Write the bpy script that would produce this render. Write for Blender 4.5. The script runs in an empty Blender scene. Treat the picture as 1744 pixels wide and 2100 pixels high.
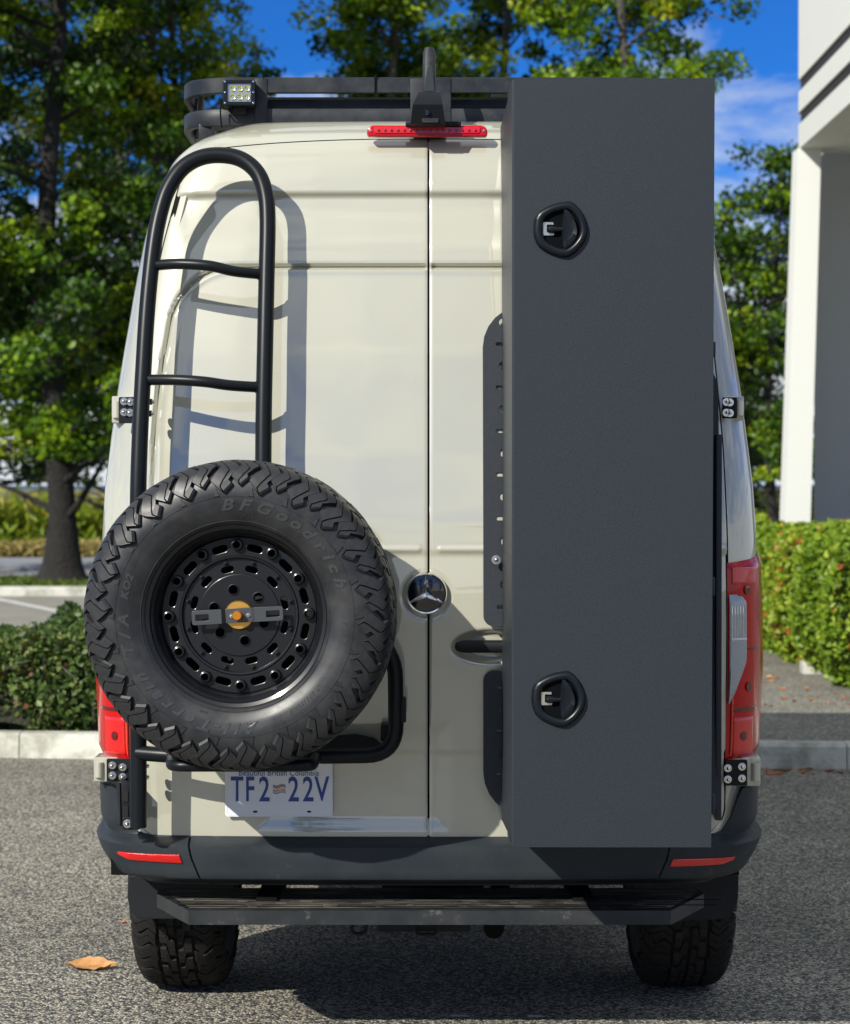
import bpy, bmesh, math, random
import numpy as np
from mathutils import Vector, Matrix
random.seed(7); RNG = np.random.default_rng(7)
SC = bpy.context.scene
COL = SC.collection
PI = math.pi
# ------------------------------------------------------------------ camera, sky, sun
F = 4300.0; CAMY = -5.93; CAMZ = 1.6; TILT = math.atan(50/4300)
cam_d = bpy.data.cameras.new('camera'); cam = bpy.data.objects.new('camera', cam_d); COL.objects.link(cam)
cam.location = (0, CAMY, CAMZ); cam.rotation_euler = (PI/2-TILT, 0, 0)
cam_d.sensor_fit = 'HORIZONTAL'; cam_d.sensor_width = 36; cam_d.lens = 36*F/1744
cam_d.clip_start = .1; cam_d.clip_end = 9000
cam_d.dof.use_dof = True; cam_d.dof.focus_distance = 5.72; cam_d.dof.aperture_fstop = 6.5; cam_d.dof.aperture_blades = 0
SC.camera = cam
SUN = Vector((.80, 1.0, -.82)).normalized()
sun_d = bpy.data.lights.new('sun', 'SUN'); sun_d.energy = 5.0; sun_d.angle = math.radians(.5); sun_d.color = (1, .955, .86)
sun = bpy.data.objects.new('sun', sun_d); COL.objects.link(sun); sun.location = (-8, -10, 9)
sun.rotation_euler = SUN.to_track_quat('-Z', 'Y').to_euler()
W = bpy.data.worlds.new('World'); SC.world = W; W.use_nodes = True
def build_world():
    nt = W.node_tree; N = nt.nodes; L = nt.links; N.clear()
    out = N.new('ShaderNodeOutputWorld'); bg = N.new('ShaderNodeBackground'); bg.inputs[1].default_value = .052
    sky = N.new('ShaderNodeTexSky'); sky.sky_type = 'NISHITA'; sky.sun_disc = False
    sky.sun_elevation = math.asin(-SUN.z); sky.sun_rotation = math.atan2(-SUN.x, -SUN.y) % (2*PI)
    sky.air_density = .8; sky.dust_density = .15; sky.ozone_density = 5
    gm = N.new('ShaderNodeMix'); gm.data_type = 'RGBA'; gm.blend_type = 'MULTIPLY'; gm.inputs[0].default_value = 1
    gm.inputs[7].default_value = (.24, .92, 1.8, 1)
    tc = N.new('ShaderNodeTexCoord'); sx = N.new('ShaderNodeSeparateXYZ')
    L.new(tc.outputs['Generated'], sx.inputs[0])
    ad = N.new('ShaderNodeMath'); ad.operation = 'ADD'; ad.inputs[1].default_value = .22
    mxz = N.new('ShaderNodeMath'); mxz.operation = 'MAXIMUM'; mxz.inputs[1].default_value = 0
    L.new(sx.outputs[2], mxz.inputs[0]); L.new(mxz.outputs[0], ad.inputs[0])
    dv = N.new('ShaderNodeVectorMath'); dv.operation = 'DIVIDE'; L.new(tc.outputs['Generated'], dv.inputs[0])
    cb = N.new('ShaderNodeCombineXYZ')
    for i in range(3): L.new(ad.outputs[0], cb.inputs[i])
    L.new(cb.outputs[0], dv.inputs[1])
    mp = N.new('ShaderNodeMapping'); mp.inputs['Scale'].default_value = (1.5, 1.0, 4.2); mp.inputs['Location'].default_value = (3.1, .4, 1.3)
    L.new(dv.outputs[0], mp.inputs[0])
    nz = N.new('ShaderNodeTexNoise'); nz.inputs['Scale'].default_value = 2.1; nz.inputs['Detail'].default_value = 8
    nz.inputs['Roughness'].default_value = .6; nz.inputs['Distortion'].default_value = .35
    L.new(mp.outputs[0], nz.inputs['Vector'])
    # clouds thicken towards the horizon
    hz = N.new('ShaderNodeMapRange'); hz.inputs[1].default_value = .03; hz.inputs[2].default_value = .22
    hz.inputs[3].default_value = .27; hz.inputs[4].default_value = -.05
    L.new(mxz.outputs[0], hz.inputs[0])
    hz2 = N.new('ShaderNodeMapRange'); hz2.inputs[1].default_value = .24; hz2.inputs[2].default_value = .5; hz2.inputs[3].default_value = 0; hz2.inputs[4].default_value = .22
    L.new(mxz.outputs[0], hz2.inputs[0]); hs = N.new('ShaderNodeMath'); hs.operation = 'ADD'; L.new(hz.outputs[0], hs.inputs[0]); L.new(hz2.outputs[0], hs.inputs[1])
    s = N.new('ShaderNodeMath'); s.operation = 'ADD'; L.new(nz.outputs[0], s.inputs[0]); L.new(hs.outputs[0], s.inputs[1])
    rp = N.new('ShaderNodeValToRGB'); rp.color_ramp.elements[0].position = .47; rp.color_ramp.elements[1].position = .72
    L.new(s.outputs[0], rp.inputs[0])
    mx = N.new('ShaderNodeMix'); mx.data_type = 'RGBA'; mx.inputs[7].default_value = (12.2, 13.0, 13.8, 1)
    L.new(sky.outputs[0], gm.inputs[6]); L.new(gm.outputs[2], mx.inputs[6]); L.new(rp.outputs[0], mx.inputs[0])
    L.new(mx.outputs[2], bg.inputs[0]); L.new(bg.outputs[0], out.inputs[0])
build_world()
SC.view_settings.view_transform = 'Standard'; SC.view_settings.look = 'None'
SC.view_settings.exposure = .27; SC.view_settings.gamma = 1; SC.view_settings.use_curve_mapping = False
try:
    SC.cycles.max_bounces = 8; SC.cycles.transparent_max_bounces = 8
except Exception: pass

# ------------------------------------------------------------------ helpers
ct, st = math.cos(TILT), math.sin(TILT)
def P(px, py, Y):
    """world point on plane y=Y for a place measured in the picture (1744 wide)"""
    dx, dz = (px-872)/F, -(py-1050)/F
    d = Vector((dx, ct+dz*st, -st+dz*ct)); k = (Y-CAMY)/d.y
    return Vector((d.x*k, Y, CAMZ+d.z*k))
def PX(px, Y): return P(px, 1050, Y).x
def PZ(py, Y): return P(872, py, Y).z
def G(px, py):
    """world point on the ground"""
    dx, dz = (px-872)/F, -(py-1050)/F
    d = Vector((dx, ct+dz*st, -st+dz*ct)); k = CAMZ/-d.z
    return Vector((d.x*k, CAMY+d.y*k, 0))
def lin(c):
    return tuple(((v/12.92) if v <= .04045 else ((v+.055)/1.055)**2.4) for v in c)
def link(o, parent=None):
    COL.objects.link(o)
    if parent is not None: o.parent = parent
    return o
def tag(o, label=None, cat=None, group=None, kind=None):
    if label: o['label'] = label
    if cat: o['category'] = cat
    if group: o['group'] = group
    if kind: o['kind'] = kind
    return o
def empty(name, loc=(0, 0, 0), rot=(0, 0, 0), parent=None):
    o = bpy.data.objects.new(name, None); o.empty_display_size = .1; o.location = loc; o.rotation_euler = rot
    return link(o, parent)
def sharp(me, deg=35):
    me.shade_smooth()
    try: me.set_sharp_from_angle(angle=math.radians(deg))
    except Exception: pass
def mesh_obj(name, verts, faces, mat, parent=None, smooth=35, loc=None, rot=None):
    me = bpy.data.meshes.new(name); me.from_pydata([tuple(v) for v in verts], [], [tuple(f) for f in faces]); me.update()
    if smooth: sharp(me, smooth)
    if mat: me.materials.append(mat)
    o = bpy.data.objects.new(name, me)
    if loc is not None: o.location = loc
    if rot is not None: o.rotation_euler = rot
    return link(o, parent)
def bm_obj(name, bm, mat, parent=None, smooth=35, bevel=0, seg=2):
    if bevel:
        es = [e for e in bm.edges if len(e.link_faces) == 2 and e.calc_face_angle(0) > .6]
        bmesh.ops.bevel(bm, geom=es, offset=bevel, segments=seg, profile=.6, affect='EDGES', clamp_overlap=True)
    me = bpy.data.meshes.new(name); bmesh.ops.recalc_face_normals(bm, faces=bm.faces); bm.to_mesh(me); bm.free()
    if smooth: sharp(me, smooth)
    if mat: me.materials.append(mat)
    return link(bpy.data.objects.new(name, me), parent)
def box(name, x0, x1, y0, y1, z0, z1, mat, parent=None, bevel=.003, seg=2):
    bm = bmesh.new()
    bmesh.ops.create_cube(bm, size=1, matrix=Matrix.Translation(((x0+x1)/2, (y0+y1)/2, (z0+z1)/2)) @ Matrix.Diagonal((abs(x1-x0), abs(y1-y0), abs(z1-z0), 1)))
    return bm_obj(name, bm, mat, parent, bevel=bevel, seg=seg)
def grid_faces(nu, nv, close_u=False, close_v=False, off=0):
    f = []
    for i in range(nu if close_u else nu-1):
        for j in range(nv if close_v else nv-1):
            a = i*nv+j; b = ((i+1) % nu)*nv+j; c = ((i+1) % nu)*nv+(j+1) % nv; d = i*nv+(j+1) % nv
            f.append((a+off, b+off, c+off, d+off))
    return f
def catmull(pts, n=8):
    pts = [Vector(p) for p in pts]; out = []
    for i in range(len(pts)-1):
        p0 = pts[max(i-1, 0)]; p1 = pts[i]; p2 = pts[i+1]; p3 = pts[min(i+2, len(pts)-1)]
        for k in range(n):
            t = k/n
            out.append(.5*((2*p1)+(p2-p0)*t+(2*p0-5*p1+4*p2-p3)*t*t+(3*p1-p0-3*p2+p3)*t**3))
    out.append(pts[-1]); return out
def fillet(pts, r, n=6):
    """polyline with rounded corners"""
    pts = [Vector(p) for p in pts]; out = [pts[0]]
    for i in range(1, len(pts)-1):
        a, b, c = pts[i-1], pts[i], pts[i+1]
        ra = min(r, (a-b).length*.49, (c-b).length*.49)
        p, q = b+(a-b).normalized()*ra, b+(c-b).normalized()*ra
        for k in range(n+1):
            t = k/n; out.append(p*(1-t)**2+b*2*t*(1-t)+q*t*t)
    out.append(pts[-1]); return out
def tube_geo(path, r, seg=14, caps=True, sx=1, sy=1):
    path = [Vector(p) for p in path]; n = len(path)
    rr = r if hasattr(r, '__len__') else [r]*n
    V = []; Fc = []; up = None
    for i, p in enumerate(path):
        t = (path[min(i+1, n-1)]-path[max(i-1, 0)]).normalized()
        if up is None:
            up = Vector((0, 0, 1)) if abs(t.z) < .9 else Vector((0, 1, 0))
        u = (up-t*up.dot(t)).normalized(); w = t.cross(u); up = u
        for k in range(seg):
            a = 2*PI*k/seg; V.append(p+u*(math.cos(a)*rr[i]*sx)+w*(math.sin(a)*rr[i]*sy))
    Fc = grid_faces(n, seg, close_v=True)
    if caps: Fc += [tuple(range(seg))[::-1], tuple(range((n-1)*seg, n*seg))]
    return V, Fc
def tube(name, path, r, mat, parent=None, seg=14, sx=1, sy=1):
    V, Fc = tube_geo(path, r, seg, True, sx, sy); return mesh_obj(name, V, Fc, mat, parent, 50)
def lathe(name, prof, mat, parent=None, seg=64, closed=False, smooth=30, loc=None, rot=None):
    """prof: (r, y) turned round the local Y axis"""
    V = []
    for k in range(seg):
        a = 2*PI*k/seg
        for r, y in prof: V.append((r*math.cos(a), y, r*math.sin(a)))
    Fc = grid_faces(seg, len(prof), close_u=True)
    if closed: Fc = grid_faces(seg, len(prof), close_u=True, close_v=True)
    o = mesh_obj(name, V, Fc, mat, parent, None, loc, rot)
    bm = bmesh.new(); bm.from_mesh(o.data); bmesh.ops.remove_doubles(bm, verts=bm.verts, dist=1e-6)
    bmesh.ops.recalc_face_normals(bm, faces=bm.faces); bm.to_mesh(o.data); bm.free(); sharp(o.data, smooth)
    return o
DG = None
def curve_mesh(cu, name):
    ob = bpy.data.objects.new('tmp', cu); COL.objects.link(ob); bpy.context.view_layer.update()
    me = bpy.data.meshes.new_from_object(ob.evaluated_get(bpy.context.evaluated_depsgraph_get()))
    bpy.data.objects.remove(ob); bpy.data.curves.remove(cu); me.name = name
    me.materials.clear()
    return me
RX = Matrix.Rotation(PI/2, 4, 'X')
def plate_mesh(loops, th, bev=.001, name='plate'):
    """flat plate with holes in the XZ plane, thickness along Y (centred)"""
    cu = bpy.data.curves.new(name, 'CURVE'); cu.dimensions = '2D'; cu.fill_mode = 'BOTH'
    cu.extrude = max(th/2-bev, .0001); cu.bevel_depth = bev; cu.bevel_resolution = 1; cu.offset = -bev
    for lp in loops:
        sp = cu.splines.new('POLY'); sp.points.add(len(lp)-1); sp.use_cyclic_u = True
        for i, p in enumerate(lp): sp.points[i].co = (p[0], p[1], 0, 1)
    me = curve_mesh(cu, name); me.transform(RX); return me
def plate(name, loops, y, th, mat, parent=None, bev=.001, smooth=35):
    me = plate_mesh(loops, th, bev, name); me.transform(Matrix.Translation((0, y, 0)))
    if smooth: sharp(me, smooth)
    me.materials.append(mat); return link(bpy.data.objects.new(name, me), parent)
def text_mesh(s, size, ext=.0006, name='lettering', align='CENTER', shear=0, bev=0, off=0):
    cu = bpy.data.curves.new(name, 'FONT'); cu.body = s; cu.size = size; cu.extrude = ext; cu.align_x = align; cu.align_y = 'CENTER'
    cu.shear = shear; cu.resolution_u = 3; cu.bevel_depth = bev; cu.offset = off
    me = curve_mesh(cu, name); me.transform(RX); return me
def circ(cx, cy, r, n=24, a0=0, rev=False):
    p = [(cx+r*math.cos(a0+2*PI*k/n), cy+r*math.sin(a0+2*PI*k/n)) for k in range(n)]
    return p[::-1] if rev else p
def rrect(x0, x1, y0, y1, r, n=6):
    p = []
    rs = r if hasattr(r, '__len__') else (r, r, r, r)   # tr, tl, bl, br
    for (cx, cy, a, q) in ((x1, y1, 0, rs[0]), (x0, y1, 90, rs[1]), (x0, y0, 180, rs[2]), (x1, y0, 270, rs[3])):
        sx = -1 if cx == x1 else 1; sy = -1 if cy == y1 else 1
        for k in range(n+1):
            t = math.radians(a+90*k/n); p.append((cx+sx*q+q*math.cos(t), cy+sy*q+q*math.sin(t)))
    return p
def slot(cx, cy, w, h, ang=0, n=6):
    """stadium w long, h high turned by ang"""
    r = h/2; p = []
    for s_, a in ((1, -90), (-1, 90)):
        for k in range(n+1):
            t = math.radians(a+180*k/n); p.append((s_*(w/2-r)+r*math.cos(t), r*math.sin(t)))
    c, s = math.cos(ang), math.sin(ang)
    return [(cx+x*c-y*s, cy+x*s+y*c) for x, y in p]
def smoothstep(a, b, x):
    t = np.clip((np.asarray(x, float)-a)/(b-a), 0, 1); return t*t*(3-2*t)
def sinterp(xs, ys, sig=3, n=600):
    """smooth interpolation table"""
    X = np.linspace(xs[0], xs[-1], n); Y = np.interp(X, xs, ys)
    k = np.exp(-.5*(np.arange(-4*sig, 4*sig+1)/sig)**2); k /= k.sum()
    d0, d1 = Y[1]-Y[0], Y[-1]-Y[-2]; m = 4*sig
    pad = np.concatenate([Y[0]-d0*np.arange(m, 0, -1), Y, Y[-1]+d1*np.arange(1, m+1)])
    Ys = np.convolve(pad, k, 'valid')
    return lambda v: np.interp(v, X, Ys)
def copy_obj(o, parent=None):
    c = o.copy(); COL.objects.link(c)
    if parent is not None: c.parent = parent
    return c

# ------------------------------------------------------------------ materials
def mat(name, color, rough=.5, metal=0, coat=0, coatr=.03, spec=.5, noise=None, bump=None, dirt=None, dist=.002, trans=0):
    m = bpy.data.materials.new(name); m.use_nodes = True; nt = m.node_tree; b = nt.nodes['Principled BSDF']
    b.inputs['Base Color'].default_value = (*color, 1); b.inputs['Roughness'].default_value = rough
    b.inputs['Metallic'].default_value = metal; b.inputs['Coat Weight'].default_value = coat
    b.inputs['Coat Roughness'].default_value = coatr; b.inputs['Coat IOR'].default_value = 2.15 if name == 'van_paint' else 1.5; b.inputs['Specular IOR Level'].default_value = spec
    b.inputs['Transmission Weight'].default_value = trans
    tc = None
    def coord():
        nonlocal tc
        if tc is None: tc = nt.nodes.new('ShaderNodeTexCoord')
        return tc.outputs['Object']
    col_out = None
    if noise:   # (scale, second colour, lo, hi)
        nz = nt.nodes.new('ShaderNodeTexNoise'); nz.inputs['Scale'].default_value = noise[0]; nz.inputs['Detail'].default_value = 6
        nz.inputs['Roughness'].default_value = .65
        nt.links.new(coord(), nz.inputs['Vector'])
        rp = nt.nodes.new('ShaderNodeValToRGB'); e = rp.color_ramp.elements
        e[0].position = noise[2]; e[1].position = noise[3]; e[0].color = (*color, 1); e[1].color = (*noise[1], 1)
        nt.links.new(nz.outputs[0], rp.inputs[0]); nt.links.new(rp.outputs[0], b.inputs['Base Color']); col_out = rp.outputs[0]
        rr = nt.nodes.new('ShaderNodeMapRange'); rr.inputs[1].default_value = .3; rr.inputs[2].default_value = .7
        rr.inputs[3].default_value = max(rough-.08, 0); rr.inputs[4].default_value = min(rough+.12, 1)
        nt.links.new(nz.outputs[0], rr.inputs[0]); nt.links.new(rr.outputs[0], b.inputs['Roughness'])
    if dirt:    # (scale, colour, lo, hi) second fine layer
        nz2 = nt.nodes.new('ShaderNodeTexNoise'); nz2.inputs['Scale'].default_value = dirt[0]; nz2.inputs['Detail'].default_value = 9
        nz2.inputs['Roughness'].default_value = .72; nt.links.new(coord(), nz2.inputs['Vector'])
        r2 = nt.nodes.new('ShaderNodeValToRGB'); r2.color_ramp.elements[0].position = dirt[2]; r2.color_ramp.elements[1].position = dirt[3]
        nt.links.new(nz2.outputs[0], r2.inputs[0])
        mx = nt.nodes.new('ShaderNodeMix'); mx.data_type = 'RGBA'; nt.links.new(r2.outputs[0], mx.inputs[0])
        if col_out: nt.links.new(col_out, mx.inputs[6])
        else: mx.inputs[6].default_value = (*color, 1)
        mx.inputs[7].default_value = (*dirt[1], 1); nt.links.new(mx.outputs[2], b.inputs['Base Color'])
    if bump:    # (scale, strength)
        nb = nt.nodes.new('ShaderNodeTexNoise'); nb.inputs['Scale'].default_value = bump[0]; nb.inputs['Detail'].default_value = 3
        nt.links.new(coord(), nb.inputs['Vector'])
        bp = nt.nodes.new('ShaderNodeBump'); bp.inputs['Strength'].default_value = bump[1]; bp.inputs['Distance'].default_value = dist
        nt.links.new(nb.outputs[0], bp.inputs['Height']); nt.links.new(bp.outputs[0], b.inputs['Normal'])
    return m
M = {}
M['paint'] = mat('van_paint', (.405, .400, .318), .38, coat=1, coatr=.025, bump=(3.0, .06), dist=.004,
                 dirt=(6, (.44, .43, .33), .62, .95))
M['plastic'] = mat('bumper_plastic', (.020, .026, .032), .48, spec=.22, noise=(5, (.030, .036, .041), .4, .7), bump=(900, .12), dist=.0004,
                   dirt=(14, (.11, .11, .105), .60, .86))
M['powder'] = mat('box_powder_coat', (.013, .0175, .0235), .46, noise=(330, (.021, .026, .033), .38, .62), bump=(420, .35), dist=.0005, spec=.38, dirt=(260, (.05, .05, .05), .66, .8))
M['tube'] = mat('satin_black_tube', (.006, .008, .010), .36, spec=.22, bump=(700, .15), dist=.0003, dirt=(60, (.07, .07, .07), .70, .92))
M['rack'] = mat('rack_aluminium_black', (.014, .017, .022), .42, spec=.25, bump=(500, .12), dist=.0004, noise=(9, (.035, .038, .043), .4, .7))
M['rubber'] = mat('tyre_rubber', (.013, .014, .016), .38, spec=.42, noise=(9, (.028, .029, .031), .42, .72), bump=(260, .10), dist=.0006,
                  dirt=(11, (.050, .048, .045), .50, .90))
M['rubber2'] = mat('dusty_tyre_rubber', (.012, .0115, .011), .75, spec=.15, noise=(14, (.028, .026, .024), .4, .7), bump=(200, .2), dist=.001)
M['rubberlet'] = mat('raised_rubber_lettering', (.034, .035, .037), .34, spec=.45, bump=(300, .1), dist=.0004)
M['rim'] = mat('gloss_black_rim', (.006, .007, .009), .36, spec=.3, coat=.15, coatr=.12, dirt=(110, (.16, .16, .15), .66, .84), bump=(200, .04))
M['hole'] = mat('dark_hole', (.004, .004, .004), .8)
M['seal'] = mat('door_seal', (.004, .004, .004), .7, spec=.1)
M['gold'] = mat('gold_anodised', (.78, .43, .10), .36, metal=1, bump=(500, .2), dist=.0003)
M['steel'] = mat('bolt_steel', (.72, .72, .72), .18, metal=1)
M['blackplate'] = mat('black_steel_plate', (.010, .011, .014), .45, spec=.2, bump=(500, .15), dist=.0003, dirt=(40, (.05, .05, .05), .62, .9))
M['chrome'] = mat('chrome', (.86, .86, .87), .10, metal=1)
M['badgeblack'] = mat('badge_black', (.004, .005, .010), .12, coat=1)
M['red'] = mat('red_lens', (.46, .001, .003), .22, spec=.3, coat=.45, coatr=.02, bump=(120, .12), dist=.001)
M['reddark'] = mat('dark_red_lens', (.10, .001, .002), .15, coat=1)
M['redbright'] = mat('bright_red_reflector', (.60, .004, .004), .2, coat=1, bump=(900, .5), dist=.001)
M['orangered'] = mat('orange_red_lens_edge', (.80, .05, .008), .2, coat=1)
M['clear'] = mat('clear_lamp_lens', (.33, .36, .38), .12, metal=.55, coat=1, bump=(240, .7), dist=.002)
M['white'] = mat('plate_white', (.70, .72, .74), .35)
M['blue'] = mat('plate_blue', (.012, .045, .25), .4)
M['plateflagred'] = mat('flag_red', (.55, .02, .02), .4)
M['plateyellow'] = mat('flag_yellow', (.85, .5, .02), .4)
M['led'] = mat('led_reflector', (.55, .55, .48), .22, metal=.8)
M['ledy'] = mat('led_yellow_lens', (.42, .40, .06), .12, coat=1)
M['under'] = mat('underbody_dark', (.006, .006, .006), .85, spec=.1)
M['flap'] = mat('wheel_arch_plastic', (.014, .016, .018), .55, spec=.15, dirt=(10, (.07, .07, .066), .55, .85))
M['concrete'] = mat('kerb_concrete', (.50, .50, .44), .85, noise=(3.5, (.30, .30, .25), .46, .6), bump=(60, .5), dist=.01, dirt=(30, (.20, .19, .16), .6, .82))
M['stucco'] = mat('white_stucco', (.62, .63, .59), .8, bump=(40, .3), dist=.01)
M['stucco_shade'] = mat('shade_toned_stucco', (.42, .43, .44), .8, bump=(40, .3), dist=.01)  # shade of the recess put into the wall colour, darker than the white stucco
M['groove'] = mat('fascia_groove', (.015, .015, .017), .8)  # black stands in for the shade inside the shallow recess
M['bark'] = mat('bark', (.009, .008, .007), .9, noise=(9, (.022, .020, .018), .42, .65), bump=(24, 1), dist=.05)  # crown shade over the trunks is darkened into this colour
M['palebark'] = mat('pale_bark', (.055, .05, .042), .9, noise=(7, (.12, .11, .095), .42, .65), bump=(24, 1), dist=.05)
M['lineyellow'] = mat('yellow_road_line', (.50, .30, .08), .7)
M['line_sliver_white'] = mat('white_line_and_sun_sliver', (.55, .55, .52), .8, noise=(8, (.25, .25, .24), .5, .7))  # also colours the painted sun slivers on the asphalt
M['road'] = mat('grey_road', (.20, .215, .24), .8, noise=(2, (.24, .25, .27), .4, .7))
M['lot'] = mat('lot_paving', (.20, .19, .16), .85, noise=(1.5, (.26, .25, .21), .4, .7), bump=(30, .4), dist=.01)
M['soil'] = mat('soil', (.020, .015, .010), .95, noise=(12, (.05, .038, .026), .4, .7), bump=(30, .8), dist=.03)
M['field'] = mat('field_earth', (.10, .10, .03), .95, noise=(.5, (.16, .13, .05), .4, .7))
M['hill'] = mat('distant_hill', (.045, .10, .19), 1, noise=(.004, (.035, .075, .13), .4, .7))  # distance haze put into the colour as blue
def leaf_mat(name, ramp, transl=.35, rough=.45):
    m = bpy.data.materials.new(name); m.use_nodes = True; nt = m.node_tree; b = nt.nodes['Principled BSDF']; out = nt.nodes['Material Output']
    at = nt.nodes.new('ShaderNodeAttribute'); at.attribute_name = 'tone'
    rp = nt.nodes.new('ShaderNodeValToRGB'); e = rp.color_ramp.elements
    e[0].position = ramp[0][0]; e[0].color = (*ramp[0][1], 1); e[1].position = ramp[-1][0]; e[1].color = (*ramp[-1][1], 1)
    for p, c in ramp[1:-1]:
        n = e.new(p); n.color = (*c, 1)
    nt.links.new(at.outputs['Fac'], rp.inputs[0]); nt.links.new(rp.outputs[0], b.inputs['Base Color'])
    b.inputs['Roughness'].default_value = rough; b.inputs['Specular IOR Level'].default_value = .35
    tr = nt.nodes.new('ShaderNodeBsdfTranslucent'); nt.links.new(rp.outputs[0], tr.inputs[0])
    ms = nt.nodes.new('ShaderNodeMixShader'); ms.inputs[0].default_value = transl
    nt.links.new(b.outputs[0], ms.inputs[1]); nt.links.new(tr.outputs[0], ms.inputs[2]); nt.links.new(ms.outputs[0], out.inputs[0])
    return m
M['leaf'] = leaf_mat('tree_leaves', [(0, (.008, .026, .003)), (.36, (.060, .145, .006)), (.72, (.24, .36, .008)), (1, (.36, .37, .015))])
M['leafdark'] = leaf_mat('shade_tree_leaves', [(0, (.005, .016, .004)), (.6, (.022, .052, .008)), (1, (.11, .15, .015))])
M['hedge'] = leaf_mat('hedge_leaves', [(0, (.08, .15, .012)), (.5, (.19, .30, .020)), (.86, (.40, .48, .05)), (.93, (.42, .16, .03)), (1, (.40, .06, .02))])
M['shrub'] = leaf_mat('shrub_leaves', [(0, (.018, .045, .010)), (.5, (.075, .135, .028)), (.82, (.24, .30, .09)), (.92, (.16, .04, .025)), (1, (.22, .10, .06))])
M['corn'] = leaf_mat('corn_leaves', [(0, (.09, .16, .01)), (.6, (.20, .28, .02)), (1, (.42, .30, .05))])
M['grass'] = leaf_mat('grass_blades', [(0, (.03, .07, .01)), (1, (.12, .17, .02))])
M['drygrass'] = leaf_mat('dry_grass_blades', [(0, (.22, .18, .06)), (1, (.42, .34, .12))])
M['deadleaf'] = mat('dead_leaf', (.36, .17, .055), .7, noise=(20, (.52, .28, .10), .4, .65), bump=(80, .6), dist=.003)
M['orangeleaf'] = mat('orange_leaf', (.45, .14, .03), .7)
def asphalt():
    m = bpy.data.materials.new('asphalt'); m.use_nodes = True; nt = m.node_tree; N = nt.nodes; L = nt.links; b = N['Principled BSDF']
    tc = N.new('ShaderNodeTexCoord')
    def vor(scale):
        v = N.new('ShaderNodeTexVoronoi'); v.inputs['Scale'].default_value = scale; L.new(tc.outputs['Object'], v.inputs['Vector']); return v
    v1 = vor(115); v2 = vor(210)
    sp = N.new('ShaderNodeSeparateColor'); L.new(v1.outputs['Color'], sp.inputs[0])
    r1 = N.new('ShaderNodeValToRGB'); e = r1.color_ramp.elements
    e[0].position = 0; e[0].color = (.05, .05, .05, 1); e[1].position = 1; e[1].color = (1.0, .90, .68, 1)
    for p, c in ((.26, (.15, .148, .13)), (.50, (.31, .295, .24)), (.76, (.55, .50, .39))):
        n = e.new(p); n.color = (*c, 1)
    r1.color_ramp.interpolation = 'CONSTANT'
    L.new(sp.outputs[0], r1.inputs[0])
    # dark binder between the stones
    d = N.new('ShaderNodeMapRange'); d.inputs[1].default_value = .35; d.inputs[2].default_value = .75; d.inputs[3].default_value = 1; d.inputs[4].default_value = .45
    L.new(v1.outputs['Distance'], d.inputs[0])
    mu = N.new('ShaderNodeMix'); mu.data_type = 'RGBA'; mu.blend_type = 'MULTIPLY'; mu.inputs[0].default_value = 1
    L.new(r1.outputs[0], mu.inputs[6]); L.new(d.outputs[0], mu.inputs[7])
    nz = N.new('ShaderNodeTexNoise'); nz.inputs['Scale'].default_value = .9; nz.inputs['Detail'].default_value = 12; nz.inputs['Roughness'].default_value = .68; L.new(tc.outputs['Object'], nz.inputs['Vector'])
    r2 = N.new('ShaderNodeMapRange'); r2.inputs[1].default_value = .3; r2.inputs[2].default_value = .7; r2.inputs[3].default_value = .62; r2.inputs[4].default_value = 1.22
    L.new(nz.outputs[0], r2.inputs[0])
    m2 = N.new('ShaderNodeMix'); m2.data_type = 'RGBA'; m2.blend_type = 'MULTIPLY'; m2.inputs[0].default_value = 1
    L.new(mu.outputs[2], m2.inputs[6]); L.new(r2.outputs[0], m2.inputs[7])
    L.new(m2.outputs[2], b.inputs['Base Color']); b.inputs['Roughness'].default_value = .82
    bp = N.new('ShaderNodeBump'); bp.inputs['Strength'].default_value = .9; bp.inputs['Distance'].default_value = .006; bp.invert = True
    L.new(v1.outputs['Distance'], bp.inputs['Height'])
    L.new(bp.outputs[0], b.inputs['Normal'])
    return m
M['asphalt'] = asphalt()

# ------------------------------------------------------------------ the setting
def sheet(name, pts, z, m, kind='structure'):
    return tag(mesh_obj(name, [(x, y, z) for x, y in pts], [tuple(range(len(pts)))], m, smooth=None), kind=kind)
sheet('ground', [(-2500, -400), (2500, -400), (2500, 6000), (-2500, 6000)], -.02, M['field'])
KL = lambda X: 6.2-.105*X      # line of the kerb face
sheet('parking_lot', [(-60, -60), (60, -60), (60, KL(60)+.05), (-60, KL(-60)+.05)], 0, M['asphalt'])
# walkway beyond the kerb on the right
sheet('walkway', [(-1.0, KL(-1)+.14), (30, KL(30)+.14), (30, 24), (-1.0, 24)], .10, M['asphalt'])
sheet('planting_bed', [(-30, KL(-30)+.14), (-1.0, KL(-1)+.14), (-1.0, 8.9), (-30, 8.9)], .11, M['soil'])
sheet('rear_lot', [(-60, 8.9), (-1.0, 8.9), (-1.0, 24.6), (-60, 24.6)], .02, M['lot'])
sheet('grass_verge', [(-80, 24.9), (80, 24.9), (80, 29.5), (-80, 29.5)], .03, M['field'])
sheet('road', [(-200, 29.5), (200, 29.5), (200, 41), (-200, 41)], .034, M['road'])
sheet('road_line', [(-200, 33.2), (200, 33.2), (200, 33.45), (-200, 33.45)], .040, M['lineyellow'])
sheet('painted_line', [tuple(G(-20, 1226).xy), tuple(G(-20, 1231).xy), tuple(G(260, 1290).xy), tuple(G(262, 1284).xy)], .024, M['line_sliver_white'])
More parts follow.
